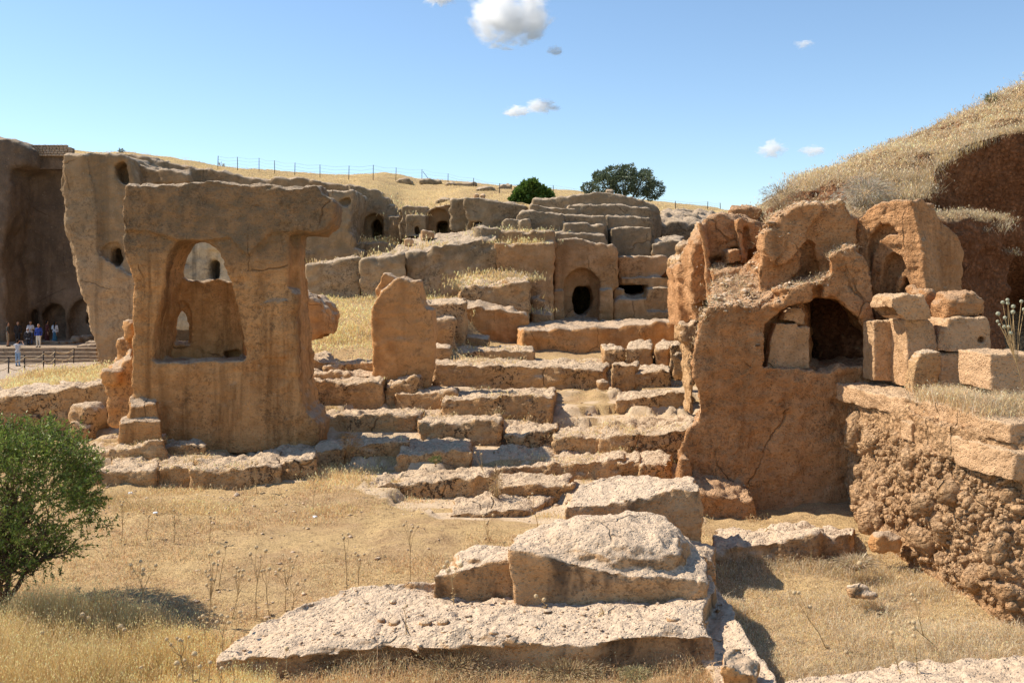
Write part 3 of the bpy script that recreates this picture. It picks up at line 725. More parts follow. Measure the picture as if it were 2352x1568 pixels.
# ---- tomb platform and curved wall ------------------------------------------------------------------
rock('rock_platform', 'curved rock platform with bleached rim in front of the central arched tomb', 'rock',
     [L([(1195, 757), (1230, 757), (1300, 755), (1350, 764), (1420, 770), (1480, 768), (1530, 756), (1562, 743)], 38.5,
        [(1200, 742, 46), (1300, 733, 48), (1420, 736, 48), (1565, 735, 47)], 820, sink=.6)],
     0.08, M_warm, amp=(0.12, 0.07, 0.04))
rock('rock_block', 'cracked rock block capped with dry grass, left of the curved platform', 'rock',
     [L(c('A2', (1095, 960), (1180, 960), (1290, 975), (1330, 930), (1400, 905), (1470, 895), (1570, 890)), 42, c('A2', (1110, 915, 44.5), (1200, 870, 45.5), (1400, 860, 46), (1570, 885, 45)), 800, sink=.5)],
     0.08, M_ledge, amp=(0.15, 0.10, 0.05))
rock('rock_step', 'lower shaded rock shelf under the grass capped block', 'rock',
     [L(c('A2', (1140, 1080), (1180, 1100), (1300, 1120), (1440, 1130), (1560, 1125)), 40.3, c('A2', (1150, 1020, 41.8), (1300, 1112, 41.8), (1560, 1115, 41.8)), 815, sink=.4)],
     0.08, M_warm, amp=(0.10, 0.08, 0.04))
rock('rock_step', 'notched rock step with a white top right behind the standing stone', 'rock',
     [L(c('A2', (860, 1050), (930, 1050), (1010, 1060), (1100, 1055), (1150, 1040)), 36.5, c('A2', (850, 1030, 39), (1000, 1020, 39.5), (1140, 1025, 39.5)), 835, sink=.4),
      L(c('A2', (915, 1165), (1000, 1175), (1080, 1160)), 35.2, c('A2', (915, 1150, 36.4), (1080, 1145, 36.4)), 835),
      L(c('A2', (915, 1350), (1000, 1370), (1040, 1350)), 33.5, c('A2', (915, 1330, 35), (1050, 1330, 35)), 855)],
     0.07, M_ledge, amp=(0.10, 0.07, 0.04))
rock('rock_step', 'small squared step under the curved platform, left end', 'rock',
     [L(c('A2', (1110, 1290), (1200, 1295), (1300, 1290)), 37.5, c('A2', (1120, 1272, 39), (1300, 1278, 39)), 800), ], 0.07, M_ledge, amp=(0.06, 0.05, 0.03))
rock('rock_ledge', 'pale rock ledge below the small squared step with rubble at its foot', 'rock ledge',
     [L([(1037, 812), (1100, 815), (1160, 812), (1200, 810), (1226, 803)], 35, [(1040, 797, 37), (1130, 797, 37.3), (1226, 795, 37)], 830)], 0.06, M_ledge, amp=(0.08, 0.06, 0.04))
rock('rock_ledge', 'long low rock wall with a bleached rough top, right of the standing stone', 'rock ledge',
     [L([(993, 834), (1050, 838), (1100, 836), (1150, 836), (1235, 842), (1250, 854), (1310, 857), (1392, 850)], 31.4, [(1000, 824, 34), (1150, 822, 35.5), (1240, 824, 36), (1300, 826, 36), (1398, 828, 36)], 892)],
     0.055, M_ledge, amp=(0.10, 0.07, 0.04))
# blocks right of the middle
for lab, prim, vx in (
    ('squared pale block at the left of three in a row below the curved platform', L(c('Z4', (235, 335), (300, 340), (428, 330)), 34.5, c('Z4', (245, 275, 36.2), (330, 268, 36.2), (425, 288, 36.2)), 833), .055),
    ('broad pale block, middle of three in a row below the curved platform', L(c('Z4', (452, 335), (560, 335), (690, 318)), 34.4, c('Z4', (490, 262, 36.5), (600, 240, 36.8), (690, 255, 36.5)), 828), .055),
    ('pale block, right one of three in a row below the curved platform', L(c('Z4', (712, 325), (780, 320), (835, 312)), 34.3, c('Z4', (720, 265, 36.5), (800, 230, 37), (920, 240, 37)), 826), .055),
    ('deeply pitted block leaning against the big arched wall', L(c('Z4', (835, 295), (920, 280), (1010, 272)), 33, c('Z4', (850, 275, 34), (930, 235, 36), (1010, 240, 36)), 870), .05),
    ('upright spotted block in two courses standing in dry grass', L(c('Z4', (335, 475), (450, 470), (550, 470)), 31, c('Z4', (345, 430, 32), (450, 420, 32), (555, 430, 32)), 895), .05),
    ('broad spotted block with a bleached top beside the upright spotted block', L(c('Z4', (530, 535), (620, 525), (740, 530), (860, 525)), 31, c('Z4', (560, 470, 33), (700, 460, 33.3), (845, 465, 33)), 887), .05),
    ('thin upright slab leaning beside the big arched wall', W(c('Z4', (855, 365), (905, 358), (970, 420), (985, 520), (905, 610), (880, 610), (862, 480)), 30, .35, dx=.8), .05),
    ('small dark boulder in the dry grass below the row of blocks', ball(1384, 884, 30.6, 13, 12), .05),
    ('wide spotted ledge block at the foot of the big arched wall', L(c('Z4', (352, 790), (480, 770), (600, 765), (700, 780), (800, 730), (1040, 700)), 28.3, c('Z4', (370, 725, 29.4), (520, 690, 30.2), (820, 690, 30.5), (1040, 690, 30.6)), 953), .05),
):
    rock('stone_block', lab, 'stone block', [prim], vx, M_ledge, amp=(0.07, 0.06, 0.035))
rock('rock_block', 'small pale rock at the right end of the curved platform', 'rock', [L(c('Z4', (880, 110), (940, 65)), 37, c('Z4', (900, 80, 39), (945, 55, 39)), 800)], .06, M_ledge, amp=(.06, .05, .03))
rock('rock_bluff', 'narrow standing rock wall with stacked stones left of the big arched wall', 'rock',
     [W(c('Z4', (935, 240), (960, 130), (1010, 120), (1070, 110), (1100, 40), (1110, 400), (1060, 950), (1040, 700), (1010, 300)), 26, 1.5)],
     0.055, M_ledge, amp=(0.10, 0.07, 0.04))

# ---- pierced rock tower ------------------------------------------------------------------------------
tower_out = c('D2', (60, 130), (90, 112), (150, 118), (190, 130), (220, 132), (260, 112), (400, 100), (560, 90), (780, 78), (870, 70), (960, 56), (1100, 66), (1200, 78), (1330, 100), (1440, 80), (1540, 88), (1700, 140),
              (1800, 160), (1900, 130), (2000, 100), (2060, 98), (2085, 130), (2095, 190), (2140, 240), (2200, 240), (2225, 290), (2225, 420), (2190, 500), (2120, 560), (2060, 600), (1920, 605), (1815, 600),
              (1812, 700), (1815, 900), (1830, 1150), (1840, 1500)) + [(688, 830), (690, 870), (700, 935), (735, 975), (730, 1030), (600, 1040), (450, 1045), (400, 1030), (330, 940), (300, 935), (306, 850)] + \
    c('D2', (165, 1500), (145, 1300), (130, 1150), (100, 950), (60, 800), (40, 650), (75, 600), (50, 560), (20, 380), (50, 280), (60, 200))
tower_hole = c('D2', (470, 1180), (485, 1000), (520, 860), (560, 760), (620, 690), (740, 684), (860, 696), (940, 745), (1000, 800), (1050, 900), (1075, 960), (1150, 1110), (1190, 1250), (1220, 1400)) + \
    [(548, 740), (556, 770), (557, 832), (368, 832), (356, 828), (358, 790)] + c('D2', (380, 1600), (430, 1450))
tower = rock('rock_tower', 'tall carved rock tower pierced by a broken arched window, with a rounded nose', 'rock tower',
     [W(tower_out, 25.4, 1.5, cuts=(cut(tower_hole, 25.4, 2.5), cut(c('D2', (1815, 600), (1750, 620), (1730, 900), (1725, 1200), (1840, 1250), (1840, 600)), 25.4, 0.5))),
      W(c('D2', (20, 380), (60, 130), (150, 118), (220, 132), (960, 56), (1330, 100), (1540, 88), (1700, 140), (1870, 330), (1860, 590), (1700, 590), (1560, 600), (1300, 850), (1200, 700), (1130, 640), (880, 692), (640, 684), (540, 672), (430, 628), (300, 598), (150, 583), (60, 590), (50, 560)), 25.28, 0.5),
      # back wall of the recess with its own small broken niche window
      W(c('D2', (420, 1085), (520, 1080), (600, 1095), (740, 1130), (820, 1120), (900, 1110), (1000, 1100), (1080, 1130), (1145, 1130), (1300, 1200), (1300, 2000), (330, 2000)), 26.7, 0.5, cuts=(
          cut([(386, 782), (385, 735), (392, 715), (405, 702), (415, 706), (422, 720), (428, 745), (428, 780), (410, 784)], 26.7, 1.5), cut(c('D2', *arch(500, 745, 1310, 1760, pointed=.2)), 26.7, 0.16),
          cut(c('D2', (480, 1165), (850, 1190), (850, 1210), (480, 1185)), 26.7, 0.12), cut(c('D2', (835, 1210), (850, 1210), (830, 1560), (815, 1560)), 26.7, 0.12),
          cut([(519, 806), (557, 802), (557, 832), (519, 832)], 26.7, .4))),
      L([(350, 833), (450, 829), (560, 833)], 25.4, [(350, 829, 27.4), (560, 829, 27.4)], 1000),
      # right-hand pier bulge, foot and flanks
      W(c('D2', (1490, 1360), (1600, 1310), (1720, 1330), (1740, 1420), (1740, 1900), (1500, 1900)), 25.32, 0.6),
      L([(300, 930), (340, 918), (367, 925)], 24.9, [(300, 905, 25.6), (370, 912, 25.6)], 1000), L([(272, 970), (320, 965), (372, 968)], 24.5, [(280, 950, 25.4), (375, 955, 25.4)], 1010),
      W(c('D2', (1540, 150), (1700, 150), (1900, 135), (2000, 103), (2060, 100), (2092, 190), (2140, 235), (2200, 245), (2222, 300), (2222, 420), (2190, 500), (2120, 560), (2050, 598), (1900, 602), (1800, 560), (1600, 400)), 25.22, 1.6)],
     0.048, M_tower, amp=(0.06, 0.03, 0.022))
tower_z = [o for o in ROCKS if o is tower]
rock('rock_spur', 'broken rock spur leaning on the left foot of the tower', 'rock',
     [L([(245, 862), (262, 848), (290, 835), (312, 815)], 26.2, [(250, 840, 27), (300, 800, 27)], 960), ball(262, 862, 26.0, 20, 22), ball(303, 760, 26.6, 17, 26), ball(290, 800, 27, 22, 22)],
     0.06, M_warm, amp=(0.12, 0.08, 0.04))
rock('rock_wall', 'low rough rock wall with dark stains left of the tower', 'rock wall',
     [L([(-330, 925), (0, 922), (45, 915), (110, 912), (180, 905), (235, 893), (262, 885)], 29.2, [(-330, 905, 31.5), (0, 903, 31.5), (120, 896, 32), (240, 883, 32), (265, 878, 31.5)], 1030),
      ball(212, 960, 28.7, 34, 30), ball(196, 995, 28.4, 28, 18)],
     0.06, M_ledge, amp=(0.14, 0.08, 0.04))
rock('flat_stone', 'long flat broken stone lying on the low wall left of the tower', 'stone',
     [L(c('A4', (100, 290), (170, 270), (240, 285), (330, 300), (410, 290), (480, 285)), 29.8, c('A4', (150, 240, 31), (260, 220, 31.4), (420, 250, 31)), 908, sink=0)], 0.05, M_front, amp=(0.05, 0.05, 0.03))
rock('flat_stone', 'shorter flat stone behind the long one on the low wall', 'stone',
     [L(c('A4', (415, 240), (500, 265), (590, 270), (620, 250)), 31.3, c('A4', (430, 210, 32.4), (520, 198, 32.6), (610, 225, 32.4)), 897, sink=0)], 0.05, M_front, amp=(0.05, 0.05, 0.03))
rock('boulder', 'split boulder leaning between the tower and the standing stone', 'boulder',
     [W([(680, 668), (715, 680), (735, 700), (748, 730), (745, 765), (725, 782), (690, 790), (670, 760)], 31.5, 2.0)], 0.06, M_warm, amp=(0.15, 0.07, 0.03))
stele = rock('standing_stone', 'tall orange standing stone with a broken slanted top near the centre', 'standing stone',
     [W(c('Z3', (880, 1400), (940, 1290), (985, 1200), (1110, 1090), (1170, 1060), (1250, 1085), (1290, 1110), (1370, 1100), (1390, 1180), (1405, 1290), (1440, 1380), (1510, 1405), (1525, 1560)) +
        [(996, 780), (994, 840), (985, 892), (960, 892), (853, 868), (852, 760), (853, 712)], 29.5, 1.1),
      W(c('Z3', (970, 1060), (1010, 1012), (1060, 1025), (1120, 1070), (1190, 1080), (1100, 1110), (1010, 1160), (960, 1290), (920, 1230), (925, 1170), (975, 1120)), 29.9, 0.7)],
     0.045, M_warm, amp=(0.05, 0.03, 0.022))

# ---- ledges of the rock floor ------------------------------------------------------------------------
LEDGES = [
 ('squared pale block behind the step beside the tower', [L([(686, 824), (730, 824), (752, 828), (778, 836)], 31.4, [(690, 810), (740, 811), (778, 822)], 846)]),
 ('white flat stones lying beside the standing stone foot', [L([(752, 842), (790, 843), (830, 837), (856, 834)], 31, [(760, 834), (800, 828), (850, 828)], 850), L([(782, 832), (815, 836), (845, 832)], 31.8, [(785, 826), (840, 824)], 842)]),
 ('bleached step running from the tower to the standing stone', [L([(682, 864), (770, 867), (850, 871), (880, 868), (892, 858)], 29.6, [(690, 846), (780, 847), (860, 848), (960, 858)], 882)]),
 ('dark shaded ledge face below the bleached step', [L([(683, 874), (740, 873), (760, 878), (800, 873), (868, 880)], 28.6, [(685, 868), (780, 866), (872, 872)], 945)]),
 ('sloping stone ramp at the foot of the standing stone', [L([(884, 890), (905, 876), (960, 862)], 28.9, [(890, 868), (950, 856), (985, 860)], 935)]),
 ('curved low ledge below the standing stone', [L([(915, 900), (945, 905), (985, 906), (1015, 900), (1047, 896)], 28.6, [(915, 894), (980, 896), (1030, 891), (1047, 892)], 932)]),
 ('thick pale slab with a pitted front edge in the middle of the ledges', [L([(1024, 915), (1060, 925), (1130, 930), (1200, 926), (1262, 908)], 27.4, [(1028, 903), (1070, 899), (1180, 896), (1264, 896)], 950)]),
 ('small rounded ledge stones against the right foot of the tower', [L([(690, 912), (715, 918), (730, 912)], 28.0, [(690, 897), (725, 900)], 945), ball(715, 925, 27.8, 18, 20)]),
 ('long dark stained ledge joining the right foot of the tower', [L([(690, 957), (760, 962), (820, 962), (880, 958), (968, 952)], 26.8, [(700, 946), (800, 946), (890, 942), (972, 942)], 1012)]),
 ('thick block half in the tower shadow, at the centre of the ledges', [L([(966, 970), (1000, 976), (1080, 974), (1147, 970)], 26.0, [(972, 952), (1040, 948), (1130, 952)], 1010)]),
 ('squared ledge block right of the half shaded block', [L([(1157, 992), (1200, 992), (1238, 989), (1272, 987)], 25.3, [(1185, 965), (1240, 960), (1280, 962)], 1022)]),
 ('rounded ledge block with grass below it, left of the long pitted beam', [L([(1270, 1003), (1300, 1006), (1340, 1000), (1378, 998)], 24.7, [(1278, 984), (1330, 980), (1378, 980)], 1032)]),
 ('long pitted stone beam reaching to the big arched wall', [L([(1380, 1004), (1440, 996), (1500, 990), (1590, 982)], 24.4, [(1388, 978), (1480, 965), (1590, 960)], 1032)]),
 ('wide wedge shaped slab with a deeply pitted front', [L([(1130, 1088), (1165, 1072), (1200, 1062), (1250, 1062), (1330, 1058), (1415, 1053)], 22.9, [(1140, 1035), (1220, 1026), (1330, 1024), (1415, 1030)], 1097)]),
 ('squared block between the wedge slab and the rubble by the arched wall', [L([(1418, 1062), (1440, 1062), (1468, 1056)], 22.9, [(1418, 1042), (1466, 1042)], 1092)]),
 ('low worn block leaning on the corner of the arched wall', [L([(1468, 1066), (1500, 1070), (1540, 1066)], 22.7, [(1470, 1048), (1550, 1046)], 1092)]),
 ('low squared ledge in front of the wedge slab', [L([(1146, 1122), (1200, 1116), (1260, 1115), (1312, 1112)], 21.4, [(1150, 1098), (1230, 1094), (1310, 1098)], 1147)]),
 ('long low ledge running toward the thistles at the court edge', [L([(835, 1116), (880, 1105), (940, 1106), (1000, 1106), (1060, 1098), (1125, 1095)], 21.9, [(880, 1090), (1000, 1082), (1120, 1074)], 1142)]),
 ('flat sunlit slab pointing out of the tower shadow', [L([(597, 1078), (650, 1072), (700, 1062), (720, 1048)], 22.8, [(630, 1030), (680, 1022), (720, 1030)], 1092)]),
 ('squared shaded block touching the flat sunlit slab', [L([(722, 1032), (760, 1034), (792, 1030)], 24.2, [(736, 1014), (786, 1012)], 1060)]),
 ('curved shaded ledge with a dry shrub at its left end', [L([(797, 1026), (860, 1024), (900, 1018), (937, 1014)], 24.4, [(803, 1006), (900, 1006), (932, 1002)], 1050)]),
 ('smooth tilted slab lying in the tower shadow', [L([(922, 1050), (960, 1040), (1010, 1046), (1078, 1038)], 23.6, [(942, 1012), (1010, 1008), (1080, 1012)], 1072)]),
 ('long front ledge below the tower, its left block', [L([(230, 1086), (290, 1084), (348, 1076)], 22.6, [(250, 1062), (350, 1058)], 1112)]),
 ('long front ledge below the tower, its middle block', [L([(352, 1080), (400, 1078), (450, 1070)], 22.8, [(352, 1062), (448, 1055)], 1100)]),
 ('long front ledge below the tower, its pitted right block', [L([(444, 1086), (500, 1080), (560, 1080), (600, 1076), (640, 1072)], 22.5, [(448, 1062), (560, 1056), (636, 1050)], 1110)]),
 ('shaded triangular step at the left foot of the tower', [L([(215, 1040), (270, 1036), (320, 1026), (372, 1004)], 24.2, [(240, 1008), (300, 1000), (372, 998)], 1070)]),
 ('shaded sloping foot rock under the tower', [L([(320, 1028), (370, 1020), (440, 1014), (462, 1020)], 24.7, [(350, 1000), (450, 998)], 1050)]),
 ('flat worn rock surfacing in the grass below the ledges', [L([(1040, 1172), (1100, 1176), (1200, 1172)], 20.2, [(1070, 1125), (1160, 1130), (1280, 1150)], 1180)]),
]
for lab, prims in LEDGES:
    prims = [p if p[0] != 'slab' else ('slab', [((x - sum(q[0] for q in p[1]) / len(p[1])) * 1.07 + sum(q[0] for q in p[1]) / len(p[1]), y + (.35 if y > sum(q[1] for q in p[1]) / len(p[1]) else 0), z) for x, y, z in p[1]], p[2], p[3]) for p in prims]
    rock('rock_ledge', lab, 'rock ledge', prims, 0.044, M_ledge, amp=(0.10, 0.055, 0.04))

# ---- foreground rocks ----------------------------------------------------------------------------------
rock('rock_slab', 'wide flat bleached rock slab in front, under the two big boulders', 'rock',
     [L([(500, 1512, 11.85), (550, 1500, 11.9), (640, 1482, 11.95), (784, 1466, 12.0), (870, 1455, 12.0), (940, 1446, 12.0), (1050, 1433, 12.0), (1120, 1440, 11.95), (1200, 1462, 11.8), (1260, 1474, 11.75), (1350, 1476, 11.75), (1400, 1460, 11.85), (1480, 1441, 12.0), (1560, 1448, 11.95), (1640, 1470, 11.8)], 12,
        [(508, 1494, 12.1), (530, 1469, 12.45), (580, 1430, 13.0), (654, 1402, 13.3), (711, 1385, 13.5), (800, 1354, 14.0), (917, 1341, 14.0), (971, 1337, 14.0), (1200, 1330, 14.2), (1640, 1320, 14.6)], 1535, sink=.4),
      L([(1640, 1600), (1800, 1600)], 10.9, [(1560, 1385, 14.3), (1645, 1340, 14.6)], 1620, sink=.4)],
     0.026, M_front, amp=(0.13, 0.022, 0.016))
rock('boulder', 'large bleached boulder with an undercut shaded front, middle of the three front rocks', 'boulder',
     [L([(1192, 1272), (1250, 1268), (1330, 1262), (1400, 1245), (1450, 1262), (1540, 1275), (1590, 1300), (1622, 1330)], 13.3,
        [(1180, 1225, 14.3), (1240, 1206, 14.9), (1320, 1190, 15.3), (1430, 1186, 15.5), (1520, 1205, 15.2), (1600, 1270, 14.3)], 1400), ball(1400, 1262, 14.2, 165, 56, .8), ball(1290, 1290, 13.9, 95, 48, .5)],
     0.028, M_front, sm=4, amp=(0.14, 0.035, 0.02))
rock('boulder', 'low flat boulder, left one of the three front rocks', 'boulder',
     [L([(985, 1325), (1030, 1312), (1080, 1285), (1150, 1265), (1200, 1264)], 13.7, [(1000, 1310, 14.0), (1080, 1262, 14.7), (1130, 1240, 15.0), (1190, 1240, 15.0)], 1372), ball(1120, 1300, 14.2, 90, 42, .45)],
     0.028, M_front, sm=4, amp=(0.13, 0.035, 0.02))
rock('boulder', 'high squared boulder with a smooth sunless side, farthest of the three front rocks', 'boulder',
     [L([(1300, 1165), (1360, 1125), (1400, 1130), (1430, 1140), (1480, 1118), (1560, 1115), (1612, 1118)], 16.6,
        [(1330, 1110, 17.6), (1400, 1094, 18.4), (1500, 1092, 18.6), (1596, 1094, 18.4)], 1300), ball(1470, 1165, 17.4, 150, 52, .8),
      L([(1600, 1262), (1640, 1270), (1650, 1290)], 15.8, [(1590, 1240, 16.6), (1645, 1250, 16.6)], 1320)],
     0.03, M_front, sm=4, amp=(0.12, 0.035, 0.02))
rock('rock_spur', 'reddish upright broken rock at the bottom edge of the front slab', 'rock',
     [L([(1655, 1530), (1690, 1498), (1720, 1520), (1740, 1560)], 11.1, [(1660, 1490, 11.5), (1700, 1482, 11.6), (1735, 1530, 11.4)], 1640)], 0.022, M_warm, amp=(0.06, 0.05, 0.03))
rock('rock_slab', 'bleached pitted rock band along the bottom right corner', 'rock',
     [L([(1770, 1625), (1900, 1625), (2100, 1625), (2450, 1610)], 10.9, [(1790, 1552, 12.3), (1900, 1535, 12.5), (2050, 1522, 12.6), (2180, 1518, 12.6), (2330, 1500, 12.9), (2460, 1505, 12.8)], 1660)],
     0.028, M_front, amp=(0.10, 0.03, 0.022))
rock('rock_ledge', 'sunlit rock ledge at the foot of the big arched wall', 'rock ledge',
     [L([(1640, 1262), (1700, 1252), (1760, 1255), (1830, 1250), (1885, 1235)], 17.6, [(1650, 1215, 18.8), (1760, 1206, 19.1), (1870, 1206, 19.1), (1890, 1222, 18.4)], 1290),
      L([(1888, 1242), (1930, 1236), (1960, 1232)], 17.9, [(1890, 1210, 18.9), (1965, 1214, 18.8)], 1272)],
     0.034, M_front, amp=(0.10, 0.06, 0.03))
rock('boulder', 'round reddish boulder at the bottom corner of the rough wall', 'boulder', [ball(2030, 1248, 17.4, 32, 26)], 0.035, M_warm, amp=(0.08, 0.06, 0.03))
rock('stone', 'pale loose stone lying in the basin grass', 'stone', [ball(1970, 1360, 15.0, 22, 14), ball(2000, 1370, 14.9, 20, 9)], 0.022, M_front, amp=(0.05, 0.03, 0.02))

# ---- right: the big arched wall -------------------------------------------------------------------------
aw = c('B2', (-30, 1300), (0, 1080), (20, 1000), (105, 915), (80, 720), (50, 600), (60, 420), (100, 250), (165, 130), (250, 160), (400, 205), (480, 200), (600, 130), (700, 110), (730, 90)) + \
     c('Z2', (1420, 1080), (1440, 1040), (1640, 965), (1830, 885), (1855, 650), (2000, 590), (2080, 548), (2130, 640), (2250, 800), (2330, 1000)) + [(2003, 720), (2003, 900), (2003, 1260), (1620, 1260), (1560, 1130)]
def grow_(pts, k, cu_, cv_): return [(cu_ + (p[0] - cu_) * k, cv_ + (p[1] - cv_) * (k if p[1] < cv_ else 1)) for p in pts]
door_out = c('B2', (570, 560), (585, 450), (600, 350), (640, 240), (700, 160), (790, 105), (900, 80), (1000, 95), (1100, 150), (1190, 220), (1240, 330), (1270, 450), (1282, 552), (1040, 556), (985, 592), (915, 592), (895, 560))
door_in = c('B2', (850, 562), (850, 130), (900, 100), (1000, 105), (1090, 160), (1170, 230), (1225, 340), (1255, 450), (1262, 550), (1040, 556), (985, 592), (915, 592), (895, 560))
door_out = grow_(door_out, 1.045, 1870, 846); door_in = grow_(door_in, 1.08, 1850, 846)
arched_wall = rock('arched_wall', 'big orange rock wall with a wide black arched opening, partly closed by a stone slab', 'rock tomb',
     [W(aw, 21, 2.4, dx=.26, cuts=(cut(door_out, 21, 0.8, vec=(.1, 1, 0)), cut(door_in, 21, 3.4, vec=(.3, 1, 0)),  cut(c('B2', (283, 438), (383, 441), (383, 458), (283, 458)), 21, 0.25), cut(c('Z2', (1640, 990), (1760, 990), (1740, 1150), (1640, 1140)), 21, .35))),
      W(c('Z2', (1360, 1010), (1640, 960), (1640, 1150), (1430, 1200), (1330, 1270), (1260, 1240), (1420, 1080)), 20.85, .6),
      W(c('B2', (0, 1160), (60, 1170), (90, 1400), (0, 1400)), 20.6, 1), L([(1590, 1130), (1640, 1110), (1700, 1120), (1740, 1150)], 20.3, [(1600, 1080, 21), (1720, 1110, 21)], 1190),
      # rubble slope above the wall
      ('slab', px3(c('Z2', (480, 1215, 21.1), (800, 1250, 21.1), (1100, 1210, 21.1), (1180, 1205, 22.0), (1280, 1215, 22.2), (1400, 1080, 22.2), (1450, 940, 22.3), (1330, 790, 22.2), (1200, 660, 22.8), (1120, 560, 23.4), (960, 760, 23.4), (700, 900, 23.2), (530, 1040, 22.6)), 21), -0.8, ()),
      # upper rock
      W(c('Z2', (1120, 500), (1200, 400), (1290, 290), (1380, 200), (1480, 125), (1600, 95), (1700, 75), (1880, 55), (1930, 85), (2000, 150), (2110, 240), (2130, 330), (2090, 420), (2085, 560), (2200, 760), (2350, 1000), (2350, 1120), (1130, 1120)), 22.0, 2.5, dx=.26, cuts=(
          cut(c('Z2', (1530, 560), (1620, 500), (1670, 540), (1750, 800), (1750, 900), (1460, 930), (1560, 800)), 22.0, 0.28),)),
      W(c('Z2', (1290, 300), (1480, 130), (1700, 80), (1720, 160), (1600, 420), (1620, 500), (1530, 600), (1450, 700), (1290, 780), (1140, 600), (1130, 480)), 21.75, .6, lean=.1)],
     0.04, M_right, amp=(0.13, 0.05, 0.03))
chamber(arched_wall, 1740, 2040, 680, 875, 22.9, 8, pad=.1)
rock('closing_slab', 'smooth stone slab with a slot standing inside the black arched opening', 'stone slab',
     [W(c('B2', (575, 562), (590, 450), (605, 350), (640, 246), (785, 246), (788, 268), (870, 268), (872, 560)), 21.28, .35, cuts=(cut(c('B2', (790, 372), (830, 372), (830, 388), (790, 388)), 21.28, .15),))],
     0.026, M_rightp, amp=(0.015, 0.012, 0.01), sm=1)
rock('stone_block', 'rough stone wedged on top of the slotted slab in the arched opening', 'stone block',
     [W(c('B2', (695, 235), (710, 170), (760, 142), (830, 142), (855, 180), (850, 262), (790, 262), (785, 240)), 21.35, .4)], 0.03, M_rightp, amp=(0.05, 0.04, 0.02))
# leaning slabs left of it
rock('leaning_slab', 'tall leaning rock with a smooth dark inner face, upper left of the arched wall', 'rock',
     [W(c('Z2', (425, 300), (520, 240), (600, 208), (700, 240), (797, 262), (830, 450), (850, 575), (700, 605), (690, 705), (520, 728), (490, 560)), 24.4, 1.6, dx=.5),
      W(c('Z2', (415, 300), (455, 300), (520, 720), (540, 900), (560, 1200), (480, 1210), (465, 700)), 23.9, 1.0, dx=.25), ], 0.05, M_right, amp=(0.08, 0.05, 0.03))
rock('leaning_slab', 'pointed leaning slab right of the dark faced rock', 'rock',
     [W(c('Z2', (805, 330), (830, 265), (960, 300), (1000, 330), (1130, 400), (1140, 520), (960, 640), (950, 770), (885, 735), (870, 560)), 24.2, 1.4, cuts=(
         cut(c('Z2', (905, 380), (970, 340), (975, 430), (1010, 560), (930, 700), (915, 520)), 24.2, .25),))], 0.045, M_right, amp=(0.08, 0.05, 0.03))
rock('stone_block', 'small upright block tucked between the two leaning slabs', 'stone block',
     [W(c('Z2', (725, 620), (780, 580), (850, 590), (872, 730), (730, 755)), 23.8, .7)], 0.04, M_right, amp=(0.04, 0.04, 0.02))
rock('rock_bluff', 'orange rock backing behind the leaning slabs under the hillside grass', 'rock', [W([(1588, 560), (1612, 520), (1650, 505), (1700, 506), (1760, 512), (1812, 530), (1800, 640), (1590, 700)], 25.2, 1.2)], .06, M_right, amp=(.12, .08, .04))
rock('rock_block', 'pitted rock block below the two leaning slabs', 'rock',
     [L(c('Z2', (525, 830), (600, 800), (720, 790), (850, 800)), 23.5, c('Z2', (540, 735, 24.6), (700, 720, 24.8), (870, 720, 24.8)), 680), L(c('Z2', (540, 1010), (620, 985), (730, 990)), 22.8, c('Z2', (560, 970, 23.6), (740, 950, 23.6)), 720)],
     0.045, M_right, amp=(0.08, 0.06, 0.03))
rock('rock_bluff', 'narrow orange rock pier with a hollow top, left of the leaning slabs', 'rock',
     [W(c('Z2', (180, 830), (230, 760), (350, 775), (365, 900), (330, 1050), (400, 1300), (380, 1400), (205, 1450), (215, 1350), (195, 1000)), 27, 2),
      W(c('Z2', (345, 880), (380, 820), (470, 750), (500, 1200), (400, 1400), (330, 1050)), 26, 1.5), W(c('Z2', (125, 1010), (190, 900), (200, 1250), (120, 1250)), 28.5, 1)],
     0.05, M_right, amp=(0.10, 0.06, 0.03))
rock('rock_outcrop', 'grassy broken rocks at the top of the narrow pier', 'rock',
     [ball(1570, 572, 30, 20, 20), ball(1600, 585, 29, 26, 26), W(c('Z2', (410, 330), (450, 290), (470, 500), (470, 800), (170, 800), (170, 700), (380, 640)), 29, 2)], 0.06, M_ledge, amp=(0.15, 0.1, 0.05))
rock('rock_block', 'flat topped rock on the hillside edge above the leaning slabs', 'rock',
     [L(c('Z2', (720, 180), (800, 140), (950, 150), (1090, 160)), 28, c('Z2', (760, 115, 29.5), (900, 112, 30), (1090, 145, 29.5)), 505)], 0.06, M_right, amp=(0.08, 0.06, 0.03))

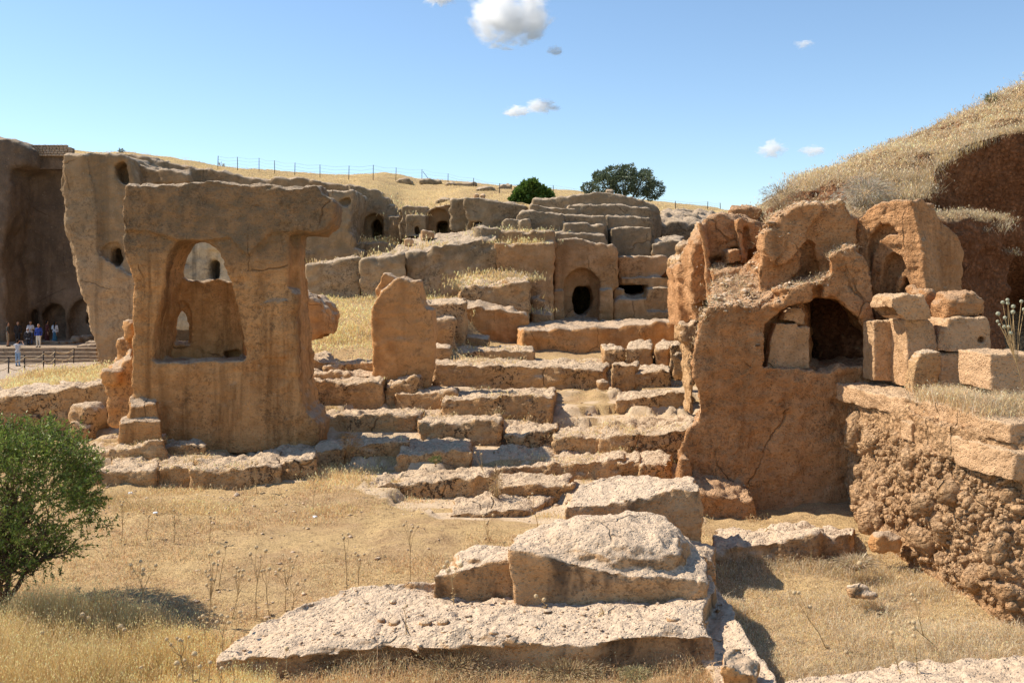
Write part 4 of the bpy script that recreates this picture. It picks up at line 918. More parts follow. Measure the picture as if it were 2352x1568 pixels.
# ---- right: rough conglomerate wall with its hewn shelf --------------------------------------------------
rough_wall = rock('rough_wall', 'rough sunlit conglomerate wall under the shelf of hewn blocks', 'rock wall',
     [PL([(6.95, 22.5), (7.0, 20.6), (6.95, 19.5), (6.95, 18), (7.05, 16.3), (7.2, 15.0), (7.6, 14.5), (9, 14.4), (10, 14.4), (11.5, 20), (11.5, 22.6), (7, 22.6)], -2.25, -5.6),
      PL([(6.75, 19), (6.8, 18), (6.92, 16.4), (7.05, 14.6), (7.6, 14.2), (9, 14.0), (9, 20), (7, 20)], -4.45, -5.6), PL([(6.87, 20), (6.92, 18), (7.03, 16.4), (7.15, 14.8), (7.6, 14.4), (9, 14.2), (9, 20), (7, 20)], -3.6, -5.6)],
     0.042, M_congl, amp=(0.10, 0.05, 0.03), rough=0.034)
rock('shelf', 'smooth hewn stone shelf capping the rough wall', 'stone shelf',
     [PL([(6.75, 21.4), (6.85, 20.2), (6.9, 18.6), (7.0, 17.9), (7.02, 16.9), (9.5, 16.9), (12, 22), (12, 23), (6.8, 23)], -2.06, -2.42),
      PL([(7.05, 17.2), (7.1, 16.2), (7.15, 15.2), (7.35, 14.75), (9, 14.7), (9.8, 15.5), (10, 17.5)], -2.05, -2.36), ],
     0.035, M_rightp, amp=(0.06, 0.03, 0.02), sm=1)
rock('stone_beam', 'long hewn stone band jutting from the rough wall under the shelf', 'stone band',
     [PL([(6.88, 17.15), (6.95, 16.3), (7.05, 15.1), (7.25, 14.5), (8.6, 14.45), (9, 14.4), (9.5, 17.2)], -2.43, -2.86)],
     0.035, M_rightp, amp=(0.04, 0.03, 0.018), sm=1)
rock('stone_block', 'short hewn block at the far end of the jutting stone band', 'stone block',
     [PL([(6.85, 17.75), (6.88, 17.3), (8, 17.3), (8, 17.75)], -2.40, -2.75)], 0.03, M_rightp, amp=(0.03, 0.02, 0.015), sm=1)
# arched monolith
mp = vplane(1950, 22.4, 2110, 21.15)
rock('arched_monolith', 'big leaning rock with two nested pointed niches carved in its sunlit side', 'rock tomb',
     [W(c('D4', (275, 550), (300, 490), (330, 440), (450, 300), (570, 190), (800, 150), (1020, 160), (1060, 450), (1120, 780), (1130, 1000), (1160, 1250), (1120, 1420), (560, 1500), (480, 1100), (360, 760), (290, 620)), mp, 1.0, dx=.9, cuts=(
         cut(c('D4', (505, 1050), (480, 850), (490, 700), (520, 570), (585, 480), (635, 425), (655, 330), (675, 415), (745, 410), (860, 540), (800, 545), (720, 560), (650, 610), (595, 690), (560, 800)), mp, 0.26, vec=(0.7, .7, 0)),
         cut(c('D4', (640, 1250), (640, 1000), (662, 880), (712, 790), (765, 740), (835, 760), (885, 845), (910, 910), (830, 1010), (790, 1110), (770, 1240)), mp, 0.34, vec=(0.7, .7, 0)),
         cut(c('D4', (830, 1215), (872, 1030), (910, 1000), (940, 1060), (968, 1200)), mp, 0.5, vec=(0.7, .7, 0)))),
      W(c('D4', (1020, 165), (1140, 150), (1180, 190), (1270, 270), (1400, 420), (1480, 500), (1530, 580), (1580, 750), (1575, 1000), (1540, 1200), (1160, 1300), (1130, 1000), (1120, 780), (1060, 450)), vplane(2098, 21.25, 2213, 22.3), 1.6, dx=-.1)],
     0.03, M_right, amp=(0.05, 0.025, 0.022), sm=1)
SH = -2.04
def on_shelf(name, label, cat, pts, T, mat=None, vx=.027, dx=0.0, amp=(0.02, 0.012, 0.014), cuts=(), Y=None):
    vb = max(p[1] for p in pts)
    Y = Y or -SH * F / (vb - H)
    return rock(name, label, cat, [W(pts, Y, T, dx=dx, cuts=[cut(q, Y, t) for q, t in cuts])], vx, mat or M_rightp, amp=amp, sm=1)
on_shelf('stone_pillar', 'square hewn pillar in two courses right of the arched opening', 'stone pillar', c('B2', (1310, 240), (1360, 232), (1450, 232), (1545, 260), (1545, 430), (1452, 640), (1312, 640), (1312, 372)), .6, Y=20.3,
         cuts=((c('B2', (1315, 370), (1475, 368), (1475, 374), (1315, 376)), .03),))
on_shelf('stone_pillar', 'broad hewn pillar carrying the jutting stone', 'stone pillar', c('B2', (1540, 225), (1700, 222), (1735, 260), (1770, 430), (1770, 660), (1552, 690), (1548, 430)), .9,
         cuts=((c('B2', (1550, 430), (1770, 432), (1770, 438), (1550, 436)), .03),))
on_shelf('jutting_stone', 'wedge shaped stone jutting from the top of the broad pillar', 'stone', c('B2', (1437, 130), (1455, 62), (1560, 40), (1660, 55), (1720, 210), (1715, 226), (1535, 226), (1510, 190), (1480, 160)), 1.0, Y=19.2, amp=(0.06, 0.04, 0.02))
on_shelf('stone_block', 'rounded stone wedged between the two hewn pillars', 'stone block', c('B2', (1448, 230), (1460, 180), (1490, 172), (1545, 230), (1545, 430), (1520, 420), (1470, 360)), .5, Y=20.6, amp=(0.05, 0.04, 0.02))
on_shelf('leaning_slab', 'speckled stone slab leaning against the broad pillar', 'stone slab', c('B2', (1600, 520), (1640, 450), (1690, 432), (1778, 435), (1775, 560), (1740, 660), (1700, 715), (1575, 725), (1580, 640)), .35, Y=18.4, mat=M_ledge)
on_shelf('stone_block', 'lower of the two large squared blocks stacked on the shelf', 'stone block', c('B2', (1800, 450), (2040, 452), (2110, 455), (2110, 640), (2020, 690), (1780, 690), (1785, 460)), 1.0, Y=19.4)
on_shelf('stone_block', 'upper of the two large squared blocks, with a square socket', 'stone block', c('B2', (1790, 440), (1800, 330), (1835, 215), (1900, 208), (2100, 208), (2122, 240), (2130, 440), (2030, 448)), 1.0, Y=19.3,
         cuts=((c('B2', (2040, 340), (2085, 335), (2090, 385), (2042, 385)), .2),))
rock('boulder', 'rounded pitted boulder resting on the large squared blocks', 'boulder', [ball(2203, 700, 20.0, 48, 32, .5), ball(2165, 715, 20.0, 18, 24, .4)], 0.04, M_right, amp=(0.08, 0.05, 0.03))
on_shelf('stone_block', 'squared block standing at the right edge of the shelf', 'stone block', c('B2', (2115, 450), (2295, 452), (2480, 455), (2480, 800), (2300, 800), (2120, 700)), 1.2, Y=17.0)
rock('rock_rubble', 'broken rock rib between the jutting stone and the squared blocks', 'rock', [W(c('B2', (1650, 60), (1700, 10), (1760, 60), (1760, 200), (1800, 300), (1800, 480), (1700, 300)), 20.4, 1.0)], 0.04, M_right, amp=(0.06, 0.05, 0.03))

# ---- right: grassy hillside over the red earth cliff ---------------------------------------------------------
hs_front = [(1640, 600, 27), (1700, 600, 26.6), (1800, 600, 26.2), (1900, 580, 25.4), (1960, 500, 24.2), (2010, 478, 24.0), (2080, 455, 24.2), (2140, 430, 25.0), (2150, 380, 25.4), (2220, 340, 25.7), (2290, 315, 26.0), (2352, 300, 26.3), (2420, 285, 26.7), (2700, 200, 28)]
hs_mid = [(1690, 498, 28.5), (1760, 480, 28), (1850, 440, 27), (1900, 420, 26.8), (2000, 400, 26.6), (2080, 380, 26.6), (2160, 352, 27), (2250, 318, 27.3), (2352, 285, 27.6), (2500, 220, 28.2), (2800, 150, 29.4)]
hs_back = [(1640, 500, 33), (1750, 482, 32), (1790, 450, 31.5), (1850, 405, 31), (1890, 388, 30.8), (1960, 365, 30.6), (2050, 330, 30.4), (2140, 292, 30.2), (2200, 268, 30), (2280, 228, 30), (2352, 195, 30), (2500, 110, 30), (2900, 0, 30)]
def build_hillside():
    n = 220
    us = np.linspace(1690, 2700, n)
    def line(l): return np.interp(us, [p[0] for p in l], [p[1] for p in l]), np.interp(us, [p[0] for p in l], [p[2] for p in l])
    rows = []
    def row(v, Y, lift=0.0):
        X = (us - CU) / F * Y; z = (H - v) / F * Y + lift
        rows.append(np.stack([X, Y, z], 1))
    fv, fY = line(hs_front); mv, mY = line(hs_mid); bv, bY = line(hs_back)
    # cliff face: from the ground up to the overhanging lip
    zlip = (H - fv) / F * fY
    X0 = (us - CU) / F * fY
    cave = np.exp(-((us - 2330) / 110.0) ** 2)
    for t in np.linspace(0, 1, 60):
        z = -6 + (zlip + 6) * t
        zz = (z - (-0.6)) / 1.1
        inset = 0.75 * np.sin(math.pi * min(1, t * 1.02)) + 3.0 * cave * np.exp(-zz ** 2)
        k = np.clip((us - 2080) / 60, 0, 1)
        inset = inset * (0.3 + 0.7 * k) + k * 0.8 * (1 - t)
        rows.append(np.stack([X0 * (1 + inset / fY), fY + inset, z], 1))
    for a in np.linspace(0.05, 1, 26):
        row(fv + (mv - fv) * a, fY + (mY - fY) * a)
    for a in np.linspace(0.04, 1, 40):
        row(mv + (bv - mv) * a, mY + (bY - mY) * a)
    for a in (1, 3, 8, 20):
        rows.append(rows[-1] + np.array([0, a, -a * 0.12]))
    R = np.array(rows); V = R.reshape(-1, 3)
    q = V.copy()
    t = 1.0
    V = V + np.stack([fbm(q, 0.5, 2, 61 + k) * 0.20 + fbm(q, 1.8, 2, 71 + k) * 0.09 for k in range(3)], 1)
    b = (1 - np.abs(vnoise(q, 5.0, 81)) * 1.7) * 0.05 + (1 - np.abs(vnoise(q, 10.0, 82)) * 1.7) * 0.035
    V[:, 1] -= b; V[:, 0] -= b * 0.5
    r, nn = R.shape[:2]
    i = np.arange(r - 1)[:, None] * nn + np.arange(nn - 1)[None, :]
    Fc = np.stack([i, i + 1, i + nn + 1, i + nn], -1).reshape(-1, 4)
    me = mesh_np('hillside', V, Fc, 4); smooth(me)
    return link('hillside', me, M_red)
hillside = build_hillside(); tag(hillside, kind='structure')
# terrace of earth between the hillside and the arched wall
rock('earth_mound', 'reddish earth bank packed behind the arched rocks', 'earth bank', [PL([(7.0, 23.6), (7.3, 23.3), (8.2, 22.9), (10.5, 23.2), (12, 24.2), (12, 26), (7, 26)], 1.55, -3)], 0.08, M_red, amp=(0.15, 0.1, 0.05), rough=.03)

# ================================================================ mesh collector
class MB:
    def __init__(s): s.v = []; s.f = []; s.n = 0
    def add(s, V, Fc):
        s.f += [tuple(i + s.n for i in f) for f in Fc]; s.v += [tuple(p) for p in V]; s.n += len(V)
    def tube(s, pts, rad, n=6, cap=True):
        pts = [Vector(p) for p in pts]; m = len(pts)
        if not hasattr(rad, '__len__'): rad = [rad] * m
        V = []; ref = Vector((0.31, 0.77, 0.55))
        for i, p in enumerate(pts):
            t = (pts[min(i + 1, m - 1)] - pts[max(i - 1, 0)]).normalized()
            a = t.cross(ref).normalized(); b = t.cross(a)
            for k in range(n):
                an = 2 * math.pi * k / n
                V.append(p + (a * math.cos(an) + b * math.sin(an)) * rad[i])
        Fc = [(i * n + k, i * n + (k + 1) % n, (i + 1) * n + (k + 1) % n, (i + 1) * n + k) for i in range(m - 1) for k in range(n)]
        if cap: Fc += [tuple(range(n))[::-1], tuple((m - 1) * n + k for k in range(n))]
        s.add(V, Fc)
    def box(s, lo, hi, j=0.0):
        V = [(x + random.uniform(-j, j), y + random.uniform(-j, j), z + random.uniform(-j, j)) for x in (lo[0], hi[0]) for y in (lo[1], hi[1]) for z in (lo[2], hi[2])]
        s.add(V, [(0, 1, 3, 2), (4, 6, 7, 5), (0, 4, 5, 1), (2, 3, 7, 6), (0, 2, 6, 4), (1, 5, 7, 3)])
    def build(s, name, mat, parent=None, sm=True, bevel=0.0):
        me = bpy.data.meshes.new(name); me.from_pydata(s.v, [], s.f); me.update()
        if bevel:
            bm = bmesh.new(); bm.from_mesh(me); bmesh.ops.bevel(bm, geom=bm.edges[:], offset=bevel, segments=1, affect='EDGES'); bm.to_mesh(me); bm.free()
        smooth(me, sm)
        return link(name, me, mat, parent)

def mat_plain(name, colr, rough=0.85, var=0.0, scale=6.0, metal=0.0, transl=0.0, tint=False, spec=0.2):
    m, nt, out = mat_new(name); g = N(nt)
    cc = colr
    if var:
        pos = g.add('ShaderNodeNewGeometry').outputs['Position']
        cc = g.mix(g.ramp(g.noise(pos, scale, 4, .6), .35, .65), tuple(x * (1 - var) for x in colr), tuple(min(1, x * (1 + var)) for x in colr))
    if tint:
        at = g.add('ShaderNodeAttribute'); at.attribute_name = 'tint'
        cc = g.mix(1.0, cc, at.outputs['Color'], 'MULTIPLY')
    bs = g.add('ShaderNodeBsdfPrincipled'); g.put(bs.inputs['Base Color'], cc); bs.inputs['Roughness'].default_value = rough
    bs.inputs['Metallic'].default_value = metal; bs.inputs['Specular IOR Level'].default_value = spec
    sh = bs.outputs[0]
    if transl:
        tr = g.add('ShaderNodeBsdfTranslucent'); g.put(tr.inputs['Color'], cc)
        mx = g.add('ShaderNodeMixShader'); mx.inputs[0].default_value = transl
        nt.links.new(sh, mx.inputs[1]); nt.links.new(tr.outputs[0], mx.inputs[2]); sh = mx.outputs[0]
    nt.links.new(sh, out.inputs[0]); return m

M_straw = mat_plain('dry_straw', (1, 1, 1), .75, transl=.35, tint=True)
M_leaf = mat_plain('leaf', (1, 1, 1), .5, transl=.3, tint=True, spec=.35)
M_bark = mat_plain('bark', (0.13, 0.085, 0.055), .95, .3, 14)
M_stem = mat_plain('thistle_stem', (0.42, 0.29, 0.14), .9, .2, 30)
M_head = mat_plain('thistle_head', (0.60, 0.45, 0.26), .9, .25, 60, transl=.15)
M_headg = mat_plain('thistle_head_greenish', (0.42, 0.42, 0.30), .9, .2, 60, transl=.15)

# ================================================================ grass
dg = bpy.context.evaluated_depsgraph_get(); dg.update()
def drop(X, Y, top=30.0):
    ok, loc, nor, idx, ob, _ = sc.ray_cast(dg, Vector((X, Y, top)), Vector((0, 0, -1)))
    return (loc, nor, ob) if ok else (None, None, None)

def sample(n, u0, u1, Y0, Y1, top=30.0, seed=1):
    r = np.random.default_rng(seed)
    u = r.uniform(u0, u1, n); t = r.uniform(1 / Y1, 1 / Y0, n); Y = 1 / t; X = (u - CU) / F * Y
    out = []
    for x, y, uu in zip(X, Y, u):
        loc, nor, ob = drop(x, y, top)
        if loc is not None: out.append((loc.x, loc.y, loc.z, nor.z, ob.name.split('.')[0], uu))
    return out

def blades(name, label, roots, hs, ws, lean, cols, mat=None, head=0.0, seed=3, simple=False):
    """roots (n,3); one bent blade of three triangles each, with optional pale seed head"""
    r = np.random.default_rng(seed); n = len(roots)
    az = r.uniform(0, 2 * math.pi, n); la = r.uniform(0, 2 * math.pi, n)
    side = np.stack([np.cos(az), np.sin(az), np.zeros(n)], 1) * (ws / 2)[:, None]
    ld = np.stack([np.cos(la), np.sin(la), np.zeros(n)], 1) * (lean * r.uniform(.2, 1.4, n))[:, None]
    up = np.stack([np.zeros(n), np.zeros(n), hs], 1)
    mid = roots + up * .55 + ld * .35 * hs[:, None]; tip = roots + up * (1 - .35 * np.clip(lean, 0, 1))[:, None] + ld * 1.1 * hs[:, None]
    V = np.stack([roots - side, roots + side, mid + side * .75, mid - side * .75, tip], 1)
    if simple:
        V = V[:, [0, 1, 4]]; Fc = np.arange(n * 3).reshape(-1, 3); C = np.repeat(cols[:, None, :], 3, 1)
    else:
        base = np.arange(n)[:, None] * 5
        Fc = np.stack([base + [0, 1, 2], base + [0, 2, 3], base + [3, 2, 4]], 1).reshape(-1, 3)
        C = np.repeat(cols[:, None, :], 5, 1)
    V = V.reshape(-1, 3); C = C.reshape(-1, 3)
    if head:
        k = r.random(n) < head
        tp = tip[k]; m = len(tp); s = np.maximum(ws[k] * 1.3, .007)
        d = r.normal(size=(m, 3)) * s[:, None] * .7
        dn = np.stack([np.zeros(m), np.zeros(m), -s * 3.2], 1)
        sd = side[k] / np.linalg.norm(side[k], axis=1)[:, None] * s[:, None] * .8
        HV = np.stack([tp, tp + dn * .5 + sd + d * .3, tp + dn + d, tp + dn * .5 - sd + d * .3], 1).reshape(-1, 3)
        b2 = np.arange(m)[:, None] * 4 + len(V)
        Fc = np.concatenate([Fc, np.stack([b2 + [0, 1, 2], b2 + [0, 2, 3]], 1).reshape(-1, 3)])
        hc = np.clip(np.repeat(cols[k][:, None, :], 4, 1).reshape(-1, 3) * 1.25 + .06, 0, .85)
        V = np.concatenate([V, HV]); C = np.concatenate([C, hc])
    me = mesh_np(name, V, Fc, 3)
    at = me.color_attributes.new('tint', 'FLOAT_COLOR', 'POINT')
    at.data.foreach_set('color', np.concatenate([C, np.ones((len(C), 1))], 1).astype(np.float32).ravel())
    o = link(name, me, mat or M_straw); tag(o, label, None, None, 'stuff'); NTRI[0] += len(Fc)
    return o

def straw_cols(n, base, var=.25, seed=5, alt=None, altp=0.0):
    r = np.random.default_rng(seed)
    c0 = np.array(base)[None, :] * (1 + r.normal(size=(n, 1)) * var * .5) * (1 + r.normal(size=(n, 3)) * .05)
    if alt is not None:
        k = r.random(n) < altp; c0[k] = np.array(alt) * (1 + r.normal(size=(k.sum(), 1)) * .15)
    return np.clip(c0, .02, .85)

GOLD, TAN, GREY, RUST = (0.76, 0.56, 0.25), (0.68, 0.50, 0.27), (0.54, 0.45, 0.31), (0.58, 0.34, 0.15)
def pn(P_, s, seed): return fbm(np.array(P_)[:, :3].astype(float), s, 2, seed)

def spread(pts, k, rad, r):
    """k blades round every point"""
    a = np.repeat(pts, k, 0); a[:, :2] += r.normal(size=(len(a), 2)) * rad; return a

def grass_on(name, label, smp, keep, k, h, base, lean=.5, wpx=.55, head=.0, rad=.05, seed=1, alt=None, altp=0., hvar=.35, hfun=None):
    r = np.random.default_rng(seed)
    smp = [s for s in smp if keep(s)]
    if not smp: print('no grass', name); return
    pts = np.array([s[:3] for s in smp], float)
    a = spread(pts, k, rad * np.repeat(np.maximum(1, pts[:, 1] / 20), k)[:, None], r)
    hh = h * np.clip(1 + r.normal(size=len(a)) * hvar, .3, 2)
    hh *= np.clip(1 + .9 * fbm(a, .8, 2, seed + 9), .35, 1.9)
    if hfun is not None: hh *= hfun(a)
    ws = np.maximum(.0045, a[:, 1] / 1001 * wpx) * r.uniform(.7, 1.3, len(a))
    a[:, 2] -= .02
    cols = straw_cols(len(a), base, .28, seed, alt, altp)
    cols *= (1 + .22 * fbm(a, .35, 2, seed + 4))[:, None]
    return blades(name, label, a, hh, ws, np.full(len(a), lean), np.clip(cols, .02, .9), head=head, seed=seed, simple=pts[:, 1].mean() > 19.5)

G1 = sample(44000, -60, 1760, 10.6, 24.5, 6, 11)
nz1 = pn(G1, .45, 21); G1 = [s + (q,) for s, q in zip(G1, nz1)]
grass_on('court_grass', 'short dry straw grass covering the sunken court', G1,
         lambda s: s[4] == 'ground' and s[6] > -.4 + (.45 if 600 < s[5] < 1300 and s[1] > 17 else 0) - (.2 if s[5] < 600 else 0), 3, .075, TAN, .8, .5, .25, .08, 3, RUST, .2)
G2 = sample(11000, -60, 620, 10.4, 14.2, 6, 12)
def tallmask(s): return s[4] == 'ground' and s[1] < 13.9 - max(0, (s[5] - 330)) * .006
grass_on('tall_grass', 'tall golden dry grass in the near left corner below the green tree', G2, tallmask, 4, .26, GOLD, .32, .42, .5, .05, 4, TAN, .2)
G3 = sample(5000, 480, 1760, 10.4, 12.3, 6, 13)
grass_on('weedy_grass', 'tangled dry grass along the near foot of the flat front slab', G3, lambda s: s[4] == 'ground', 4, .15, TAN, .8, .42, .45, .05, 5, RUST, .25, hfun=lambda a: np.where((a[:, 1] > 11.2) & (a[:, 0] > -3.2) & (a[:, 0] < 2.4), 1.9, .8))
G4 = sample(15000, 1640, 2420, 12.0, 19.0, 6, 14)
grass_on('basin_grass', 'grey and straw coloured dry grass filling the basin below the rough wall', G4, lambda s: s[4] == 'ground' and not (s[1] > 18.6), 4, .13, TAN, 1.0, .42, .4, .06, 6, GREY, .5)
# ledge zone: grass in the joints between ledges
G5 = sample(40000, 180, 1640, 20.0, 36, 6, 15)
nz5 = pn(G5, .8, 31); G5 = [s + (q,) for s, q in zip(G5, nz5)]
def joint(s):
    if s[3] < .75: return False
    if s[4] != 'ground': return s[6] > .50 and s[4] in ('rock_ledge', 'stone_block', 'rock_step')
    patch = (1240 < s[5] < 1420 and 27 < s[1] < 35) or (700 < s[5] < 860 and s[1] < 26)
    return s[6] > (-.15 if patch else .12)
grass_on('ledge_grass', 'dry straw tufts growing in the joints between the rock ledges', G5, joint, 3, .13, TAN, .6, .5, .2, .09, 7, GOLD, .4)
G6 = sample(8000, 680, 1240, 35, 50, 6, 16)
def terr(s): return s[3] > .6 and (s[4] == 'ground' and (s[5] < 1065 or s[1] > 42) or (s[4] in ('rock_block',) and 1050 < s[5] < 1240 and s[1] > 42.3))
grass_on('terrace_grass', 'thick pale dry grass on the terrace behind the standing stone', G6, terr, 5, .20, GOLD, .5, .6, .4, .2, 8, GREY, .15)
G7 = sample(24000, -60, 1800, 62, 135, 60, 17)
grass_on('hill_grass', 'sunburnt golden grass over the far hill', G7, lambda s: s[4] in ('hill',), 3, .07, TAN, .6, .7, .0, .12, 9, GOLD, .35)
# grass behind the low wall at the left, and on the broken wall
G8 = sample(7000, -60, 260, 31, 48, 6, 18)
grass_on('field_grass', 'golden dry grass behind the low wall and beside the gravel path', G8, lambda s: s[4] == 'ground' and s[5] > 20 + (s[1] - 33) * 3, 4, .22, GOLD, .5, .5, .4, .15, 10, TAN, .3)
G9 = sample(5000, 690, 1240, 45, 64, 40, 19)
nz9 = pn(G9, 1.3, 41); G9 = [s + (q,) for s, q in zip(G9, nz9)]
grass_on('tomb_grass', 'dry grass tufts along the top of the long broken wall', G9, lambda s: s[3] > .7 and ((s[4] in ('rock_block',) and s[6] > .45) or s[4] == 'ground' or (s[4] == 'rock_slab' and s[6] > .62) or (s[4] == 'tomb_facade' and s[2] < 5.4)) and s[2] < 6, 4, .26, GOLD, .4, .6, .3, .14, 12, TAN, .3)
# right hillside
G10 = sample(21000, 1690, 2480, 23.5, 31, 60, 20)
def hs_keep(s): return s[4] in ('hillside', 'earth_mound') and s[3] > .35
grass_on('hillside_grass', 'thick straw grass over the right hand hillside', G10, hs_keep, 4, .17, TAN, .8, .5, .28, .13, 13, GREY, .4)
# hanging tangle along the lip of the red cliff
def lip():
    r = np.random.default_rng(44); n = 9000
    u = r.uniform(1790, 2420, n)
    fv = np.interp(u, [p[0] for p in hs_front], [p[1] for p in hs_front]); fY = np.interp(u, [p[0] for p in hs_front], [p[2] for p in hs_front])
    mv = np.interp(u, [p[0] for p in hs_mid], [p[1] for p in hs_mid]); mY = np.interp(u, [p[0] for p in hs_mid], [p[2] for p in hs_mid])
    t = np.abs(r.normal(size=n)) * .35; t = np.clip(t, 0, 1)
    v = fv + (mv - fv) * t; Y = fY + (mY - fY) * t - .05
    R0 = np.stack([(u - CU) / F * Y, Y, (H - v) / F * Y], 1)
    hh = np.where(r.random(n) < .62, -r.uniform(.12, .5, n) * np.where((u > 1900) & (u < 2160), 1.2, .55), r.uniform(.05, .25, n))
    ws = np.full(n, .011)
    blades('hanging_grass', 'grey tangled grass hanging over the lip of the red earth cliff', R0, hh, ws, np.full(n, .55), straw_cols(n, GREY, .3, 9, GOLD, .35), seed=45)
lip()
G11 = sample(5000, 1600, 1960, 20.9, 24.5, 12, 22)
grass_on('rubble_grass', 'grey dry weeds on the rubble slope above the arched wall', G11, lambda s: s[3] > .45 and s[4] in ('arched_wall', 'rock_block'), 3, .09, GREY, 1.0, .5, .1, .07, 14, TAN, .4)
G12 = sample(5000, 2100, 2400, 15.2, 20, -.5, 23)
grass_on('shelf_grass', 'dry grass growing between the blocks on the hewn shelf', G12, lambda s: s[3] > .7 and s[4] in ('shelf',) and s[5] > 2110, 4, .15, TAN, .8, .45, .2, .06, 15, GREY, .4)
print('grass done', NTRI[0], round(time.time() - T0, 1))

# ---- loose stones (too many to count) ----
def wall_stones():
    r = np.random.default_rng(77); pts = []; nrm = []
    for _ in range(5200):
        y = r.uniform(14.7, 20.6); z = r.uniform(-4.75, -2.75)
        ok, loc, nor, idx, ob, _m = sc.ray_cast(dg, Vector((4.5, y, z)), Vector((1, 0, 0)))
        if ok and ob.name == 'rough_wall': pts.append(loc[:]); nrm.append(nor[:])
    for _ in range(900):
        x = r.uniform(7.2, 8.6); z = r.uniform(-4.75, -2.95)
        ok, loc, nor, idx, ob, _m = sc.ray_cast(dg, Vector((x, 13, z)), Vector((0, 1, 0)))
        if ok and ob.name == 'rough_wall': pts.append(loc[:]); nrm.append(nor[:])
    t = (1 + 5 ** .5) / 2
    bv = np.array([(-1, t, 0), (1, t, 0), (-1, -t, 0), (1, -t, 0), (0, -1, t), (0, 1, t), (0, -1, -t), (0, 1, -t), (t, 0, -1), (t, 0, 1), (-t, 0, -1), (-t, 0, 1)]) / 1.9
    bf = np.array([(0, 11, 5), (0, 5, 1), (0, 1, 7), (0, 7, 10), (0, 10, 11), (1, 5, 9), (5, 11, 4), (11, 10, 2), (10, 7, 6), (7, 1, 8), (3, 9, 4), (3, 4, 2), (3, 2, 6), (3, 6, 8), (3, 8, 9), (4, 9, 5), (2, 4, 11), (6, 2, 10), (8, 6, 7), (9, 8, 1)])
    pts = np.array(pts); n = len(pts); sz = .024 * np.exp(r.normal(size=n) * .75)
    V = bv[None] * (1 + r.uniform(-.3, .3, (n, 12, 1))) * (sz[:, None] * r.uniform(.6, 1.35, (n, 3)))[:, None, :]
    V = V + pts[:, None, :] - np.array(rough_wall.location)
    Fc = (bf[None] + (np.arange(n) * 12)[:, None, None]).reshape(-1, 3)
    o = link('embedded_stones', mesh_np('embedded_stones', V.reshape(-1, 3), Fc, 3), M_congl, rough_wall); o['kind'] = 'stuff'; NTRI[0] += len(Fc)
wall_stones()
def pebbles(name, label, smp, keep, size, mat, seed=1):
    r = np.random.default_rng(seed)
    bm = bmesh.new(); bmesh.ops.create_icosphere(bm, subdivisions=1, radius=1)
    bv = np.array([v.co[:] for v in bm.verts]); bf = np.array([[v.index for v in f.verts] for f in bm.faces]); bm.free()
    pts = np.array([s[:3] for s in smp if keep(s)], float); n = len(pts)
    if n == 0: print('no pebbles', name); return
    sz = size * np.exp(r.normal(size=n) * .55)
    V = bv[None] * (1 + r.uniform(-.35, .35, (n, len(bv), 1)))
    V = V * (sz[:, None] * r.uniform(.6, 1.3, (n, 3)))[:, None, :] * np.array([1, 1, .6])
    V = (V + pts[:, None, :]).reshape(-1, 3)
    Fc = (bf[None] + (np.arange(n) * len(bv))[:, None, None]).reshape(-1, 3)
    o = link(name, mesh_np(name, V, Fc, 3), mat); tag(o, label, None, None, 'stuff'); NTRI[0] += len(Fc)
pebbles('court_stones', 'small loose stones and crumbs scattered on the court and ledges', G5[:16000] + G1[:9000], lambda s: s[4] == 'ground' and s[6] < .1 and hash(s[0]) % 9 < 2, .018, M_front, 2)
pebbles('slope_rubble', 'loose rubble on the slope above the arched wall', G11, lambda s: s[3] > .3 and s[4] == 'arched_wall' and hash(s[0]) % 9 < 2, .035, M_front, 3)
pebbles('shelf_rubble', 'small stones along the edge of the hewn shelf', G12, lambda s: s[3] > .7 and s[4] == 'shelf' and hash(s[0]) % 9 < 1, .025, M_front, 4)
pebbles('slab_crumbs', 'small stones lying on the flat front slab', sample(900, 560, 1700, 11.5, 15, 0, 24), lambda s: s[4] == 'rock_slab', .018, M_front, 5)

# ================================================================ trees
def leaf_cloud(name, parent, centers, L_, W_, cols, seed=1, droop=0.0, outward=None):
    r = np.random.default_rng(seed); n = len(centers)
    d = r.normal(size=(n, 3)); 
    if outward is not None: d = d * .55 + outward * 1.0
    d[:, 2] -= droop * r.uniform(0, 1, n)
    d /= np.linalg.norm(d, axis=1)[:, None] + 1e-6
    e = np.cross(d, r.normal(size=(n, 3))); e /= np.linalg.norm(e, axis=1)[:, None] + 1e-6
    l = L_ * r.uniform(.6, 1.25, n)[:, None]; w = W_ * r.uniform(.7, 1.2, n)[:, None]
    V = np.stack([centers, centers + d * l * .45 + e * w / 2, centers + d * l, centers + d * l * .45 - e * w / 2], 1).reshape(-1, 3)
    b = np.arange(n)[:, None] * 4
    Fc = np.stack([b + [0, 1, 2], b + [0, 2, 3]], 1).reshape(-1, 3)
    me = mesh_np(name, V, Fc, 3)
    C = np.repeat(cols[:, None, :], 4, 1).reshape(-1, 3)
    at = me.color_attributes.new('tint', 'FLOAT_COLOR', 'POINT')
    at.data.foreach_set('color', np.concatenate([C, np.ones((len(C), 1))], 1).astype(np.float32).ravel())
    NTRI[0] += len(Fc)
    return link(name, me, M_leaf, parent)

